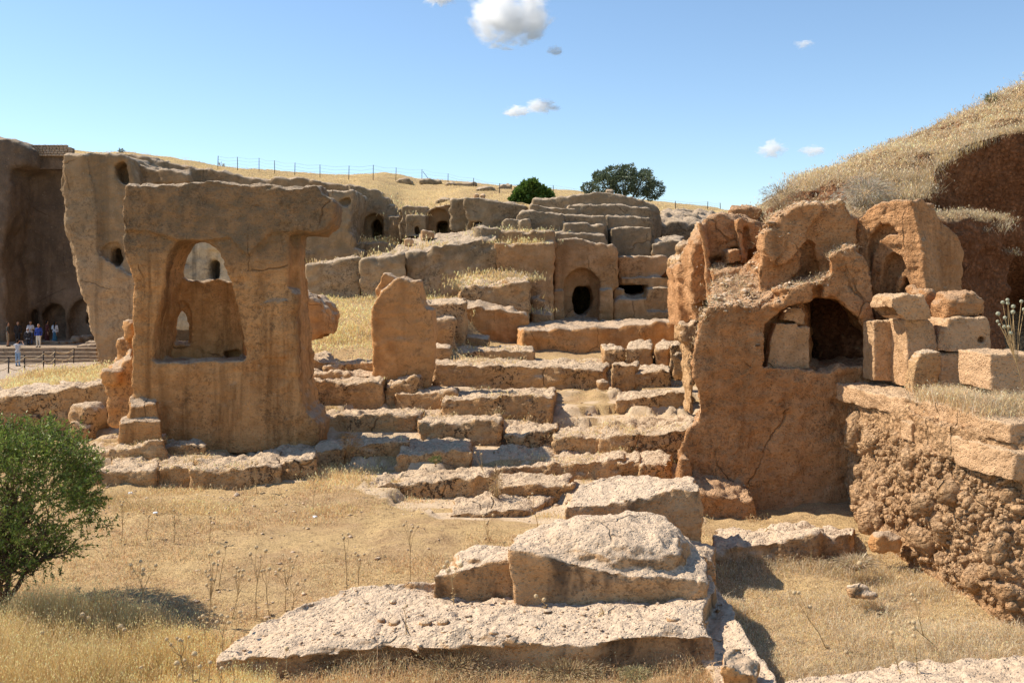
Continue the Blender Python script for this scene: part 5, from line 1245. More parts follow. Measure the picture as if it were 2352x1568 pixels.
def shrub():
    r = random.Random(5)
    Y0 = 14.3; base = Vector(P(2, 1392, Y0)); t = empty('tree', base)
    tag(t, 'dense green leafy shrub like tree at the left edge of the court', 'tree')
    mb = MB(); tips = []
    cen = Vector(P(48, 1150, Y0)) - base; R = Vector((1.24, 1.15, 1.13))
    def grow(p, d, length, rad, depth):
        n = 5; pts = [p.copy()]; q = p.copy(); dd = d.copy()
        for i in range(n):
            dd = (dd + Vector((r.uniform(-1, 1), r.uniform(-1, 1), r.uniform(-.6, 1))) * .17).normalized()
            q = q + dd * length / n; pts.append(q.copy())
        mb.tube(pts, [rad * (1 - .5 * i / n) for i in range(n + 1)], 3 if depth > 2 else 5, depth < 2)
        if depth >= 3: tips.append((pts, dd.copy())); return
        k = {0: 6, 1: 6, 2: 6}[depth]
        for j in range(k):
            at = pts[min(n, 1 + int(r.random() * n))] if depth else pts[r.choice([2, 3, 4, 5])]
            nd = (dd * .5 + Vector((r.uniform(-1, 1), r.uniform(-1, 1), r.uniform(-.35, .9)))).normalized()
            grow(at, nd, length * r.uniform(.55, .8), rad * .55, depth + 1)
    for j in range(5):
        a = j * 1.26
        grow(Vector((.04 * math.cos(a), .04 * math.sin(a), 0)), Vector((math.cos(a) * .5 + .18, math.sin(a) * .5, 1)).normalized(), .85, .045, 0)
    mb.build('trunk', M_bark, t)
    pts = []; outs = []
    rr = np.random.default_rng(8)
    # leafy sprays filling the crown, thick above, thin below
    ns = 3000
    dirs = rr.normal(size=(ns, 3)); dirs /= np.linalg.norm(dirs, axis=1)[:, None]
    rad = rr.uniform(.45, 1.0, ns) ** .6
    lump = 1 + .16 * fbm(dirs * 2.0, 1.0, 2, 6)
    C0 = np.array(cen) + dirs * rad[:, None] * lump[:, None] * np.array(R)
    keep = (rr.random(ns) < np.clip(.55 + (C0[:, 2] - cen.z) / R.z * .8, .16, 1))
    C0 = C0[keep]; dirs = dirs[keep]
    mb2 = MB()
    for cpt, dr in zip(C0, dirs):
        d = Vector(dr) * .8 + Vector((0, 0, .5)) + Vector(rr.normal(size=3)) * .35; d.normalize()
        ln = rr.uniform(.16, .34)
        a = Vector(cpt) - d * ln * .4; b = Vector(cpt) + d * ln * .6
        mb2.tube([a, (a + b) / 2 + Vector(rr.normal(size=3)) * .01, b], [.004, .003, .0015], 3, False)
        m = 19
        ts = rr.uniform(0, 1, m)
        for tt in ts:
            pts.append(np.array(a.lerp(b, tt))); outs.append(np.array(d) * .7 + rr.normal(size=3) * .55)
    for pp, dd in tips:
        for _ in range(7):
            q = pp[random.randrange(len(pp))]; pts.append(np.array(q)); outs.append(np.array(dd))
    mb2.build('twigs', M_bark, t)
    pts = np.array(pts); outs = np.array(outs); n = len(pts)
    cc = np.array((.15, .21, .035))[None] * (1 + rr.normal(size=(n, 1)) * .3); k = rr.random(n) < .3
    cc[k] = np.array((.28, .33, .07)) * (1 + rr.normal(size=(k.sum(), 1)) * .2)
    k = rr.random(n) < .05; cc[k] = np.array((.22, .17, .07))
    leaf_cloud('crown', t, pts, .062, .021, np.clip(cc, .01, .5), 4, .15, outs)
shrub()

def round_tree(label, u, v, Y, blobs, n, L_, W_, ca, cb, seed, trunk_v):
    base = Vector(P(u, trunk_v, Y)); t = empty('tree', base); tag(t, label, 'tree')
    rr = np.random.default_rng(seed); pts = []; outs = []
    mb = MB()
    for bu, bv, br, bw in blobs:
        cpt = np.array(P(bu, bv, Y)) - np.array(base); rad = br / F * Y
        cpt[1] += rr.uniform(-.5, .5) * rad
        m = int(n * bw)
        d = rr.normal(size=(m, 3)); d /= np.linalg.norm(d, axis=1)[:, None]
        rr_ = rad * rr.uniform(.35, 1, m) ** .5 * (1 + .30 * fbm(d * 1.6 + seed, 1.0, 3, seed))
        pts.append(cpt + d * rr_[:, None] * np.array([1, 1, .9])); outs.append(d)
        mb.tube([(0, 0, 0), tuple(cpt * .5 + rr.normal(size=3) * .1), tuple(cpt)], [.09, .06, .02], 5)
        for _ in range(5):
            e = rr.normal(size=3); e /= np.linalg.norm(e); mb.tube([tuple(cpt), tuple(cpt + e * rad * .8)], [.02, .006], 4)
    mb.build('trunk', M_bark, t)
    pts = np.concatenate(pts); outs = np.concatenate(outs); k = len(pts)
    w = rr.random((k, 1)); cc = np.array(ca) * w + np.array(cb) * (1 - w)
    leaf_cloud('crown', t, pts, L_, W_, np.clip(cc * (1 + rr.normal(size=(k, 1)) * .2), .01, .5), seed, 0, outs)
round_tree('bright green fig tree growing beside the overhanging block on the hill', 1218, 460, 61,
           [(1215, 442, 26, .25), (1196, 448, 20, .15), (1240, 447, 22, .2), (1222, 428, 15, .12), (1258, 452, 12, .08), (1180, 460, 9, .05), (1222, 466, 14, .1), (1206, 428, 10, .05)], 6500, .22, .16, (.14, .22, .04), (.07, .13, .025), 31, 480)
round_tree('wide grey green olive tree on the skyline of the hill', 1430, 440, 66,
           [(1430, 422, 34, .22), (1385, 425, 28, .15), (1470, 425, 32, .18), (1410, 400, 24, .12), (1440, 396, 20, .1), (1500, 438, 24, .12), (1350, 432, 14, .05), (1375, 405, 14, .05), (1480, 402, 14, .05)], 12000, .17, .07, (.15, .18, .10), (.07, .10, .055), 32, 490)
print('trees done', NTRI[0], round(time.time() - T0, 1))

# ================================================================ thistles
def head_mesh():
    r = np.random.default_rng(3); bm = bmesh.new()
    bmesh.ops.create_icosphere(bm, subdivisions=2, radius=.78)
    me0 = _bm_mesh(bm); bv = get_co(me0); bf = [tuple(p.vertices) for p in me0.polygons]
    V = [tuple(x) for x in bv]; Fc = list(bf)
    n = 130
    for i in range(n):
        z = 1 - 2 * (i + .5) / n; a = i * 2.39996; q = math.sqrt(1 - z * z); d = np.array([q * math.cos(a), q * math.sin(a), z])
        s = np.cross(d, r.normal(size=3)); s /= np.linalg.norm(s); k = len(V)
        V += [tuple(d * .5 + s * .055), tuple(d * .5 - s * .055), tuple(d * r.uniform(.9, 1.08))]
        Fc.append((k, k + 1, k + 2))
    me = bpy.data.meshes.new('flower_head'); me.from_pydata(V, [], Fc); me.update(); return me
HEAD = head_mesh(); HEAD.materials.append(M_head)
HEADG = HEAD.copy(); HEADG.materials.clear(); HEADG.materials.append(M_headg)
TH = [  # frame, base, heads (x, y, radius), words
 ('C1', (990, 1175), [(900, 755, 15), (968, 730, 14), (1072, 757, 14), (985, 785, 17), (985, 818, 16)], 'standing clear in the court with a spiny dark lower stem'),
 ('C1', (745, 1110), [(748, 985, 11), (765, 992, 11)], 'in the shadow of the green tree'),
 ('C1', (575, 1330), [(568, 1097, 20), (607, 1122, 20), (622, 1258, 17)], 'at the end of the tree shadow in tall golden grass'),
 ('C1', (825, 1420), [(828, 1178, 22), (856, 1200, 17)], 'among bright oat grass right of the tree shadow'),
 ('C1', (1290, 1500), [(1147, 1265, 15), (1218, 1258, 12), (1238, 1270, 15), (1255, 1277, 11), (1300, 1250, 13), (1175, 1302, 14)], 'leaning left in the tall grass, its heads in a loose row'),
 ('C1', (1330, 1600), [(1338, 1365, 22)], 'in tall grass left of the slab tip, one large head'),
 ('C1', (1217, 1600), [(1217, 1430, 22), (1271, 1410, 14), (1235, 1513, 14)], 'low in the tall grass with one large and two small heads'),
 ('C1', (1376, 1620), [(1376, 1452, 17)], 'short one in tall grass below the slab tip'),
 ('C1', (1445, 1620), [(1445, 1425, 17)], 'short one directly left of the tip of the front slab'),
 ('C1', (1526, 1620), [(1526, 1465, 17)], 'at the very corner of the front slab tip'),
 ('C1', (972, 1600), [(972, 1460, 14)], 'lone head low in the golden grass'),
 ('C1', (1520, 1420), [(1523, 1102, 18), (1565, 1113, 16), (1492, 1148, 17), (1574, 1152, 17)], 'tall, just beyond the slab tip, heads in a square'),
 ('C1', (1560, 1330), [(1652, 1080, 18), (1660, 1103, 16)], 'bending right over the edge of the front slab'),
 ('C1', (1405, 1330), [(1398, 1108, 18), (1372, 1118, 12), (1400, 1138, 12), (1480, 1047, 15)], 'in oat grass left of the slab tip, heads close together'),
 ('C1', (1435, 1180), [(1502, 668, 18), (1470, 745, 16), (1440, 685, 12), (1458, 685, 12), (1501, 755, 10), (1415, 802, 11), (1443, 790, 10), (1433, 832, 10), (1455, 857, 14), (1476, 857, 14), (1423, 892, 14)], 'tallest of the court with about eleven heads'),
 ('C1', (1590, 1110), [(1632, 775, 13), (1646, 797, 14), (1672, 793, 14), (1618, 830, 15), (1665, 830, 15), (1716, 858, 14)], 'with six clustered heads right of the tallest one'),
 ('C1', (1765, 1110), [(1723, 680, 16), (1765, 632, 16), (1830, 657, 16), (1793, 700, 10)], 'slender, with four wide spread heads above the slab edge'),
 ('C1', (1855, 1080), [(1855, 783, 16), (1818, 792, 12), (1800, 797, 14)], 'with three heads side by side behind the front slab'),
 ('C1', (1960, 1050), [(1922, 785, 15), (1995, 712, 14), (2010, 732, 10), (2016, 775, 12), (2043, 693, 12), (1948, 685, 9), (1950, 793, 9), (1896, 818, 12)], 'bushy, with eight heads above the left part of the front slab'),
 ('C1', (2000, 1060), [(2047, 885, 15), (2100, 858, 11), (1975, 918, 12), (2004, 828, 10)], 'low, touching the back edge of the front slab'),
 ('C1', (1500, 920), [(1552, 630, 13)], 'single headed, far behind the tallest one'),
 ('C1', (830, 600), [(826, 320, 8), (848, 322, 8), (838, 343, 12), (882, 403, 9)], 'small and far, right beside the green tree crown'),
 ('C1', (1000, 580), [(988, 397, 9), (1027, 420, 10), (1070, 440, 8), (1046, 435, 6)], 'small and far, with a row of four descending heads'),
 ('C1', (1195, 600), [(1182, 360, 7), (1197, 380, 10), (1198, 422, 8), (1241, 405, 9)], 'small and far, right of the white scrap of litter'),
 ('C1', (1440, 590), [(1437, 397, 9), (1448, 430, 12), (1472, 437, 8), (1450, 455, 10)], 'small and far, with a tight knot of heads in mid court'),
 ('C1', (772, 520), [(765, 430, 9), (745, 437, 8), (775, 465, 7)], 'tiny, against the edge of the green tree crown'),
 ('C1', (2157, 400), [(2157, 175, 8), (2186, 175, 7)], 'thin, at the far end of the court before the long low ledge'),
 ('C1', (1768, 270), [(1735, 47, 9), (1757, 62, 9), (1772, 57, 9)], 'thin, at the foot of the pitted front ledge below the tower'),
 ('C1', (275, 1480), [(290, 1220, 18)], 'under the green tree in tall grass, one pale head'),
 ('C1', (1970, 1560), [(1975, 1330, 18)], 'one head, before the shaded left end of the front slab'),
 ('C1', (1600, 1600), [(1610, 1400, 17)], 'one head, before the reddish patch of the slab tip'),
 ('C2', (778, 1190), [(728, 735, 17), (710, 768, 18), (736, 795, 18), (785, 778, 12), (823, 755, 20)], 'tall, rooted in front of the slab before the low flat boulder'),
 ('C2', (475, 880), [(448, 455, 8), (430, 480, 12), (493, 495, 11), (526, 493, 11), (480, 520, 13)], 'brown, left of the low flat boulder with five heads'),
 ('C2', (115, 930), [(96, 672, 12), (116, 692, 12), (158, 682, 12), (127, 720, 13)], 'with four heads, above the middle of the front slab'),
 ('C2', (38, 910), [(17, 570, 14), (47, 543, 12), (8, 545, 9)], 'straight and thin, with three heads in mid court'),
 ('C2', (1020, 590), [(980, 418, 12), (1045, 412, 12), (1003, 470, 13), (1010, 455, 10), (992, 573, 12)], 'just beyond the low flat boulder'),
 ('C2', (1360, 520), [(1290, 291, 13), (1316, 264, 9)], 'thin, left of the high squared boulder'),
 ('C2', (1425, 1220), [(1340, 968, 17), (1395, 993, 17)], 'growing from the front slab before the large boulder'),
 ('C2', (460, 1420), [(450, 1035, 13), (430, 1050, 9)], 'thin, in front of the slab beside the small flat stones'),
 ('C2', (1815, 1300), [(1780, 1105, 16)], 'one head, at the right part of the front slab'),
 ('C2', (137, 235), [(93, 57, 9), (140, 90, 11), (180, 128, 10), (125, 115, 8), (137, 185, 10), (160, 187, 8)], 'bushy, at the left end of the long low ledge'),
 ('B1', (1510, 1150), [(1345, 880, 9), (1378, 877, 9), (1422, 885, 8), (1410, 823, 8)], 'reddish, bending left from the corner of the low squared ledge'),
 ('B1', (1530, 690), [(1497, 580, 6), (1522, 582, 7), (1542, 563, 7), (1555, 572, 6)], 'small, before the thick pale slab in the middle'),
 ('C3', (995, 1320), [(768, 945, 18), (798, 945, 15), (878, 1042, 18)], 'leaning left across the basin grass'),
 ('C3', (1270, 1000), [(1220, 745, 22)], 'pale, behind the loose stone in the basin'),
 ('C3', (1790, 1350), [(1577, 958, 15), (1600, 995, 15), (1626, 1015, 13), (1590, 1150, 18), (1592, 1190, 18), (1560, 1150, 14)], 'dense brown, leaning left in the right half of the basin'),
 ('C3', (1615, 1620), [(1590, 1243, 18)], 'in front of the bottom right rock band, one head'),
 ('C3', (1510, 1620), [(1400, 1212, 13), (1443, 1220, 18)], 'in front of the bottom right rock band, two heads'),
 ('C3', (1440, 1390), [(1125, 1355, 18), (1160, 1375, 18)], 'lying almost flat in the basin grass'),
 ('C3', (700, 660), [(570, 560, 15), (495, 560, 12), (540, 600, 11)], 'against the sunlit ledge at the foot of the arched wall'),
]
NW = {1: 'one', 2: 'two', 3: 'three', 4: 'four', 5: 'five', 6: 'six'}
def thistle(key, base, heads, words, z=None, fixedY=None, hm=HEAD, leafy=1.0):
    (bu, bv), = c(key, base)
    z0 = -4.95 if bu > 1640 and z is None else -4.62
    Y = fixedY or min(-z0 * F / (bv - H), 30)
    if key == 'B1': Y = 21.2 if base[0] < 1520 else 27.0
    loc, nor, ob = drop((bu - CU) / F * Y, Y, -.2 if z is None else z)
    b = loc if loc is not None else Vector(P(bu, bv, Y))
    t = empty('thistle', b)
    tag(t, ('dry globe thistle ' + words), 'thistle', 'dry globe thistles in the grass')
    rr = random.Random(int(bu * 7 + bv)); mb = MB()
    hp = []
    for x, y, rad in heads:
        (hu, hv), = c(key, (x, y)); yy = Y + rr.uniform(-.12, .12)
        hp.append((Vector(P(hu, hv, yy)) - b, rad * .3337 / F * yy * (1.0)))
    cx = sum((h[0] for h in hp), Vector()) / len(hp); lowz = min(h[0].z for h in hp)
    fork = Vector((cx.x * .75, cx.y * .75, max(.1, lowz * .72)))
    main = [Vector((0, 0, -.05)), fork * .5 + Vector((rr.uniform(-.02, .02), 0, 0)), fork]
    mb.tube(main, [.008, .006, .005], 5)
    for p, rad in hp:
        m = fork.lerp(p, .5) + Vector((rr.uniform(-.03, .03), rr.uniform(-.03, .03), -.015))
        mb.tube([fork * rr.uniform(.8, 1.0), m, p], [.0045, .004, .0035], 4, False)
    nl = int(16 * leafy)
    for i in range(nl):
        tt = rr.random() ** 1.2 * .95; o0 = main[0].lerp(fork, tt); a = rr.uniform(0, 6.28); ln = rr.uniform(.04, .11) * (1.1 - tt)
        d = Vector((math.cos(a), math.sin(a), rr.uniform(-.3, .4))); s = Vector((-math.sin(a), math.cos(a), 0)) * ln * .16
        q = o0 + d * ln * .5
        mb.add([o0, q + s, o0 + d * ln, q - s, q + s * 3 + d * ln * .1, q - s * 3 + d * ln * .1], [(0, 1, 2, 3), (0, 4, 1), (0, 3, 5)])
    mb.build('stem', M_stem, t, False)
    for p, rad in hp:
        o = bpy.data.objects.new('flower_head', hm); col.objects.link(o); o.parent = t
        o.location = p; o.scale = (rad * 1.1,) * 3; o.rotation_euler = (rr.random() * 6, rr.random() * 6, 0)
for th in TH: thistle(*th)
thistle('B2', (2400, 470), [(2170, 180, 17), (2202, 102, 15), (2235, 85, 14), (2238, 108, 14), (2275, 130, 16), (2273, 168, 17), (2331, 95, 14), (2217, 208, 15), (2167, 232, 12), (2180, 255, 10), (2213, 270, 15), (2243, 270, 14), (2257, 312, 15), (2349, 150, 14)],
        'with many pale green heads before the dark cave at the right edge', z=-.5, fixedY=15.6, hm=HEADG, leafy=3)
print('thistles done', round(time.time() - T0, 1))

# ================================================================ far steps, stones, rope barrier, bin
M_step = mat_rock('limestone_steps', (0.24, 0.17, 0.11), (0.32, 0.235, 0.16), pale=(0.40, 0.32, 0.24), pal=0.5, fleck=0.3, streak=0.1, fine=0.5)
st = empty('stone_steps', P(-20, 838, 68)); tag(st, 'wide flight of worn stone steps below the dark cliff', 'steps')
for i in range(5):
    vt = [833.7, 825.8, 817.9, 808.2, 799.4][i]; Y = 68.6 + .5 * i; z1 = (H - vt) / F * Y
    mb = MB(); x0 = P(-330, 800, Y)[0]; x1 = P(226 - i * 1.5, 800, Y)[0]; n = 26
    for k in range(n):
        xa = x0 + (x1 - x0) * k / n; xb = x0 + (x1 - x0) * (k + 1) / n - .012
        mb.box((xa, Y + random.uniform(-.02, .02), z1 - 1.2), (xb, Y + (.75 if i < 4 else 12), z1 + random.uniform(-.012, .012)), .006)
    mb.build('step', M_step, st, False).location = -st.location
for u0, u1, v0, v1, Y, lab in ((62, 96, 785, 799, 75, 'wide low'), (98, 134, 783, 798, 75.4, 'plain'), (137, 152, 784, 798, 75.2, 'small'), (154, 168, 783, 798, 75.6, 'square')):
    rock('stone_block', lab + ' stone of the low row behind the standing tourists', 'stone block', [W([(u0, v0), (u1, v0 + 1), (u1, 806), (u0, 806)], Y, .7)], .08, M_step, amp=(.04, .04, .02))
rock('stone_block', 'long pale stone slab at the right end of the far steps', 'stone block', [W([(174, 792), (227, 790), (227, 806), (174, 806)], 71.5, 1.2)], .08, M_step, amp=(.03, .03, .02))
rock('stone_block', 'shorter pale slab on top at the right end of the far steps', 'stone block', [W([(194, 784), (225, 783), (225, 795), (194, 795)], 73, 1.0)], .08, M_step, amp=(.03, .03, .02))
rock('boulder', 'dark broken boulders heaped right of the tourists', 'boulder', [ball(178, 782, 77, 14, 10), ball(200, 778, 77.5, 16, 9)], .1, M_step, amp=(.15, .08, .03))

M_post = mat_plain('dark_metal', (0.035, 0.028, 0.025), .5, metal=.3)
M_rope = mat_plain('rope', (0.52, 0.42, 0.27), .9)
rb = empty('rope_barrier', P(57, 868, 56)); tag(rb, 'rope barrier of thin dark posts along the gravel path', 'barrier')
posts = []
for u, Y in ((-34, 53), (19, 54.5), (57, 56.5), (100.5, 59.5), (126, 63.5), (169, 68.0)):
    loc, nor, ob = drop((u - CU) / F * Y, Y, 3); posts.append(loc)
for p in posts:
    q = p - rb.location; mb = MB(); mb.tube([q + Vector((0, 0, -.1)), q + Vector((random.uniform(-.04, .04), 0, 1.0))], .035, 8)
    mb.tube([q + Vector((0, 0, 1.0)), q + Vector((0, 0, 1.04))], .045, 8); mb.build('post', M_post, rb)
for a, b in zip(posts[:-1], posts[1:]):
    for hz, sg in ((.93, .20), (.50, .22)):
        pts = []
        for k in range(13):
            t = k / 12; q = a.lerp(b, t) - rb.location + Vector((0, 0, hz - sg * 4 * t * (1 - t))); pts.append(q)
        mb = MB(); mb.tube(pts, .022, 5); mb.build('rope', M_rope, rb)
M_green = mat_plain('dark_green_paint', (0.03, 0.05, 0.035), .5)
M_white = mat_plain('white_paint', (0.62, 0.64, 0.66), .6)
bl, _, _ = drop((214 - CU) / F * 66, 66, 3)
bn = empty('litter_bin', bl); tag(bn, 'dark green slatted litter bin right of the far steps', 'litter bin')
for k in range(14):
    a = 2 * math.pi * k / 14; mb = MB(); mb.tube([(math.cos(a) * .27, math.sin(a) * .27, .08), (math.cos(a) * .30, math.sin(a) * .30, .78)], .03, 4); mb.build('slat', M_green, bn, False)
mb = MB(); mb.tube([(0, 0, .05), (0, 0, .74)], .23, 14); mb.build('liner', M_post, bn)
mb = MB()
for zz in (.1, .78):
    mb.tube([(math.cos(2 * math.pi * k / 20) * .31, math.sin(2 * math.pi * k / 20) * .31, zz) for k in range(21)], .02, 5, False)
mb.build('hoop', M_green, bn)
sl, _, _ = drop((199 - CU) / F * 66, 66, 3)
sg = empty('info_sign', sl); tag(sg, 'small pale sign panel on a dark post left of the litter bin', 'sign')
mb = MB(); mb.tube([(0, .03, -.1), (0, .03, .95)], .03, 6); mb.build('post', M_post, sg)
mb = MB(); mb.box((-.16, -.01, .30), (.16, .01, .85)); mb.build('panel', M_white, sg, False)
mb = MB(); mb.tube([(0, .03, .95), (.02, .03, 1.05)], .06, 6); mb.build('cap', M_post, sg)
# small stones beside the barrier and rubble right of it
for u, v, Y, a, b, lab in ((136, 905 - 12, 44, 7, 7, 'small squared stone in the golden grass beyond the low wall'), (172, 893, 43, 7, 8, 'small pointed stone in the golden grass beyond the low wall'),
                           (232, 880, 39, 22, 8, 'flat pale rock half sunk in grass left of the tower'), (238, 862, 42, 16, 7, 'pale rock behind the flat rock left of the tower'), (213, 888, 38, 14, 6, 'reddish squared rock in grass left of the tower'),
                           (205, 1057, 26, 10, 7, 'small stone lying in the shade under the tower')):
    rock('stone', lab, 'stone', [ball(u, v, Y, a, b)], .05, M_front, amp=(.06, .04, .02), bury=.0)

# ================================================================ masonry wall on the far cliff, each stone laid
mw = empty('masonry_wall', P(115, 357, 80)); tag(mw, 'small wall of squared pale stones on top of the far left cliff', 'stone wall')
def stone_mesh(k):
    r = random.Random(k); bm = bmesh.new(); bmesh.ops.create_cube(bm, size=1.0)
    for v in bm.verts: v.co += Vector((r.uniform(-.06, .06), r.uniform(-.06, .06), r.uniform(-.08, .08)))
    bmesh.ops.bevel(bm, geom=bm.edges[:], offset=.10, segments=1, affect='EDGES')
    me = _bm_mesh(bm, 'stone'); smooth(me, False); return me
SM = [stone_mesh(k) for k in range(6)]
M_mas = mat_rock('masonry_stone', (0.34, 0.25, 0.165), (0.44, 0.33, 0.23), pal=0.4, fleck=0.2, streak=0.0, fine=.5)
for m_ in SM: m_.materials.append(M_mas)
core = MB(); p0 = P(62, 360, 80.4); p1 = P(164, 360, 80.4); core.box((p0[0], 80.35, p0[2] - 1), (p1[0], 81.0, P(0, 338, 80)[2])); co_ = core.build('core', M_cliffd, mw, False); co_.location = -mw.location
for r_ in range(5):
    v1 = 359 - r_ * 5.2 ; u = 60 + random.uniform(0, 4)
    vt = [0, 0, 0, 0, 2][r_]
    while u < 165 - r_ * (1.2 if r_ < 4 else 4):
        w = random.uniform(5.5, 10.5); h = 4.7
        if r_ == 4 and u > 158: break
        o = bpy.data.objects.new('stone', SM[random.randrange(6)]); col.objects.link(o); o.parent = mw
        q = P(u + w / 2, v1 - h / 2, 80.2); o.location = Vector(q) - mw.location
        o.scale = ((w - .7) / F * 80.2, .38, h / F * 80.2); o.rotation_euler = (random.uniform(-.04, .04), random.uniform(-.03, .03), random.uniform(-.05, .05))
        u += w

# ================================================================ wire fence and outcrops on the hill
fe = empty('wire_fence', P(900, 412, 112)); tag(fe, 'thin wire fence on dark posts along the top of the hill', 'fence')
dg = bpy.context.evaluated_depsgraph_get(); dg.update()
fp = []
for u, vb, ht in ((500, 388, 1.3), (546, 392, 1.35), (595, 393, 1.3), (631, 400, 1.35), (677, 405, 1.35), (735, 408, 1.3), (801, 413, 1.4), (857, 414, 1.5), (909, 417, 1.35), (969, 419, 1.35), (1029, 424, 1.1), (1087, 434, 1.1), (1147, 444, 1.0), (1271, 446, .9), (1552, 480, .8), (1625, 482, .8), (1655, 484, .8)):
    Yr = np.interp(u, [500, 800, 960, 1170, 1330, 1530, 1640], [93, 108, 108, 92, 85, 88, 84]); best = None
    for Y in np.arange(60, Yr + 22, 1.0):                       # walk up the hill until the foot sits at the measured row
        loc, nor, ob = drop((u - CU) / F * Y, Y, 60)
        if loc is None or ob.name[:4] != 'hill': continue
        vv = H - loc.z / loc.y * F
        if best is None or abs(vv - vb) < best[0]: best = (abs(vv - vb), loc.copy())
    if best: fp.append((best[1], ht * best[1].y / 100))
for p, ht in fp:
    q = p - fe.location; mb = MB(); mb.tube([q - Vector((0, 0, .2)), q + Vector((random.uniform(-.04, .04), 0, ht))], .032, 5); mb.build('post', M_post, fe)
mb = MB(); q = fp[9][0] - fe.location; mb.tube([q + Vector((1.1, 0, 0)), q + Vector((.1, 0, 1.3))], .03, 5); mb.build('brace', M_post, fe)
M_wire = mat_plain('wire', (.16, .15, .14), .5, metal=.4)
for k in range(4):
    mb = MB()
    for (a, ha), (b, hb) in zip(fp[:-1], fp[1:]):
        A = a - fe.location + Vector((0, 0, ha * (.25 + .24 * k))); B = b - fe.location + Vector((0, 0, hb * (.25 + .24 * k)))
        mb.tube([A, (A + B) / 2 - Vector((0, 0, .12)), B], .007, 3, False)
    mb.build('wire', M_wire, fe)
OC = [(c('Z3', (1110, 60), (1180, 35), (1270, 28), (1310, 80), (1300, 95), (1110, 90)), 'grey angular outcrop below the fence, left one'),
      (c('Z3', (1360, 60), (1420, 38), (1500, 38), (1600, 60), (1620, 95), (1380, 95)), 'grey outcrop where the fence post has a brace'),
      (c('Z3', (1960, 135), (2020, 120), (2120, 122), (2155, 140), (2155, 175), (1960, 170)), 'low squared outcrop on the hill left of the fig tree'),
      (c('Z3', (2190, 130), (2200, 100), (2250, 90), (2330, 100), (2330, 150), (2190, 150)), 'squared outcrop with a worn arch on the hill above the fig tree'),
      (c('Z3', (1540, 250), (1600, 242), (1690, 245), (1690, 290), (1540, 280)), 'flat grey rock edge in the grass above the rock tombs'),
      (c('Z3', (1640, 85), (1700, 70), (1900, 80), (1960, 100), (1960, 115), (1650, 110)), 'long low rock band at the skyline of the hill')]
for pts, lab in OC:
    uc = sum(p[0] for p in pts) / len(pts); vb = max(p[1] for p in pts); best = None
    for Y in np.arange(58, 125, 1.0):
        loc, nor, ob = drop((uc - CU) / F * Y, Y, 60)
        if loc is None or ob.name[:4] != 'hill': continue
        vv = H - loc.z / loc.y * F
        if best is None or abs(vv - vb) < best[0]: best = (abs(vv - vb), loc.y)
    Y = best[1]
    rock('rock_outcrop', lab, 'rock', [W([(p[0], p[1] + (3 if p[1] > vb - 2 else 0)) for p in pts], Y, 2.5)], .16, M_back, amp=(.18, .12, .06))
for u, v, lab in ((1094, 451, 'small reddish stone on the overhanging block, left'), (1108, 450, 'small reddish stone on the overhanging block, right')):
    rock('stone', lab, 'stone', [ball(u, v, 57.5, 7, 6)], .07, M_front, amp=(.06, .04, .02), bury=0)

# ================================================================ dry bushes
def bush(label, u, v, Y, ru, rv, n, cols, seed, z=None, L_=.09, W_=.012, drp=0.3, ns=26):
    cpt = np.array(P(u, v, Y)); rr = np.random.default_rng(seed)
    t = empty('dry_bush', (cpt[0], cpt[1], cpt[2] - rv / F * Y)); tag(t, label, 'bush')
    d = rr.normal(size=(n, 3)); d /= np.linalg.norm(d, axis=1)[:, None]
    rad = rr.uniform(.1, 1, n) ** .6 * (1 + .3 * fbm(d * 2 + seed, 1, 2, seed))
    s = np.array([ru, (ru + rv) / 2, rv]) / F * Y
    pts = d * rad[:, None] * s + np.array([0, 0, rv / F * Y])
    mb = MB()
    for _ in range(ns):
        e = rr.normal(size=3); e[2] = abs(e[2]) + .3; e /= np.linalg.norm(e); mb.tube([(0, 0, -.05), tuple(e * s * .6 + np.array([0, 0, .02])), tuple(e * s * 1.25 + np.array([0, 0, rv / F * Y * .4]))], [.009, .006, .002], 3, False)
    mb.build('stem', M_stem, t, False)
    leaf_cloud('foliage', t, pts, L_, W_, straw_cols(n, cols, .3, seed), seed, drp, d)
bush('brown dry shrub rising over the hillside edge at the skyline', 1800, 452, 26.2, 46, 30, 1800, (.30, .22, .13), 51)
bush('grey tangled shrub on the lip of the red cliff', 1990, 445, 24.3, 60, 38, 2600, (.42, .36, .27), 52, drp=1.2, L_=.16)
bush('low grey green shrub on the grass capped block', 1055, 655, 42, 18, 12, 500, (.28, .27, .16), 53)
bush('reddish dry shrub at the left end of the shaded curved ledge', 808, 1016, 23.9, 22, 20, 500, (.40, .24, .09), 54)
bush('dry bramble hanging at the corner of the low squared ledge', 1140, 1110, 21.2, 14, 36, 500, (.42, .29, .15), 55)
bush('small green weed under the tilted slab', 1000, 1055, 23, 14, 7, 300, (.16, .18, .06), 56, L_=.05, W_=.02)
bush('tangled dry weed heap in the middle of the basin', 1965, 1290, 16.6, 44, 14, 900, (.52, .42, .27), 57)
bush('dry weed clump at the foot of the front slab, centre', 1040, 1530, 11.7, 90, 30, 2200, (.50, .36, .19), 58, L_=.05, W_=.006, ns=8)
bush('dry weed clump at the foot of the front slab, right part', 1300, 1540, 11.6, 100, 24, 2200, (.48, .36, .19), 59, L_=.05, W_=.006, ns=8)
bush('olive coloured low weed before the front slab', 1460, 1545, 11.3, 44, 14, 900, (.34, .29, .14), 60, L_=.035, W_=.008, ns=5)
bush('small dark shrub on the skyline near the masonry wall', 279, 347, 90, 5, 4, 120, (.13, .15, .08), 61, L_=.2, W_=.06)
bush('green shrub at the top edge of the right hillside', 2275, 226, 29.8, 14, 9, 500, (.14, .17, .08), 62)
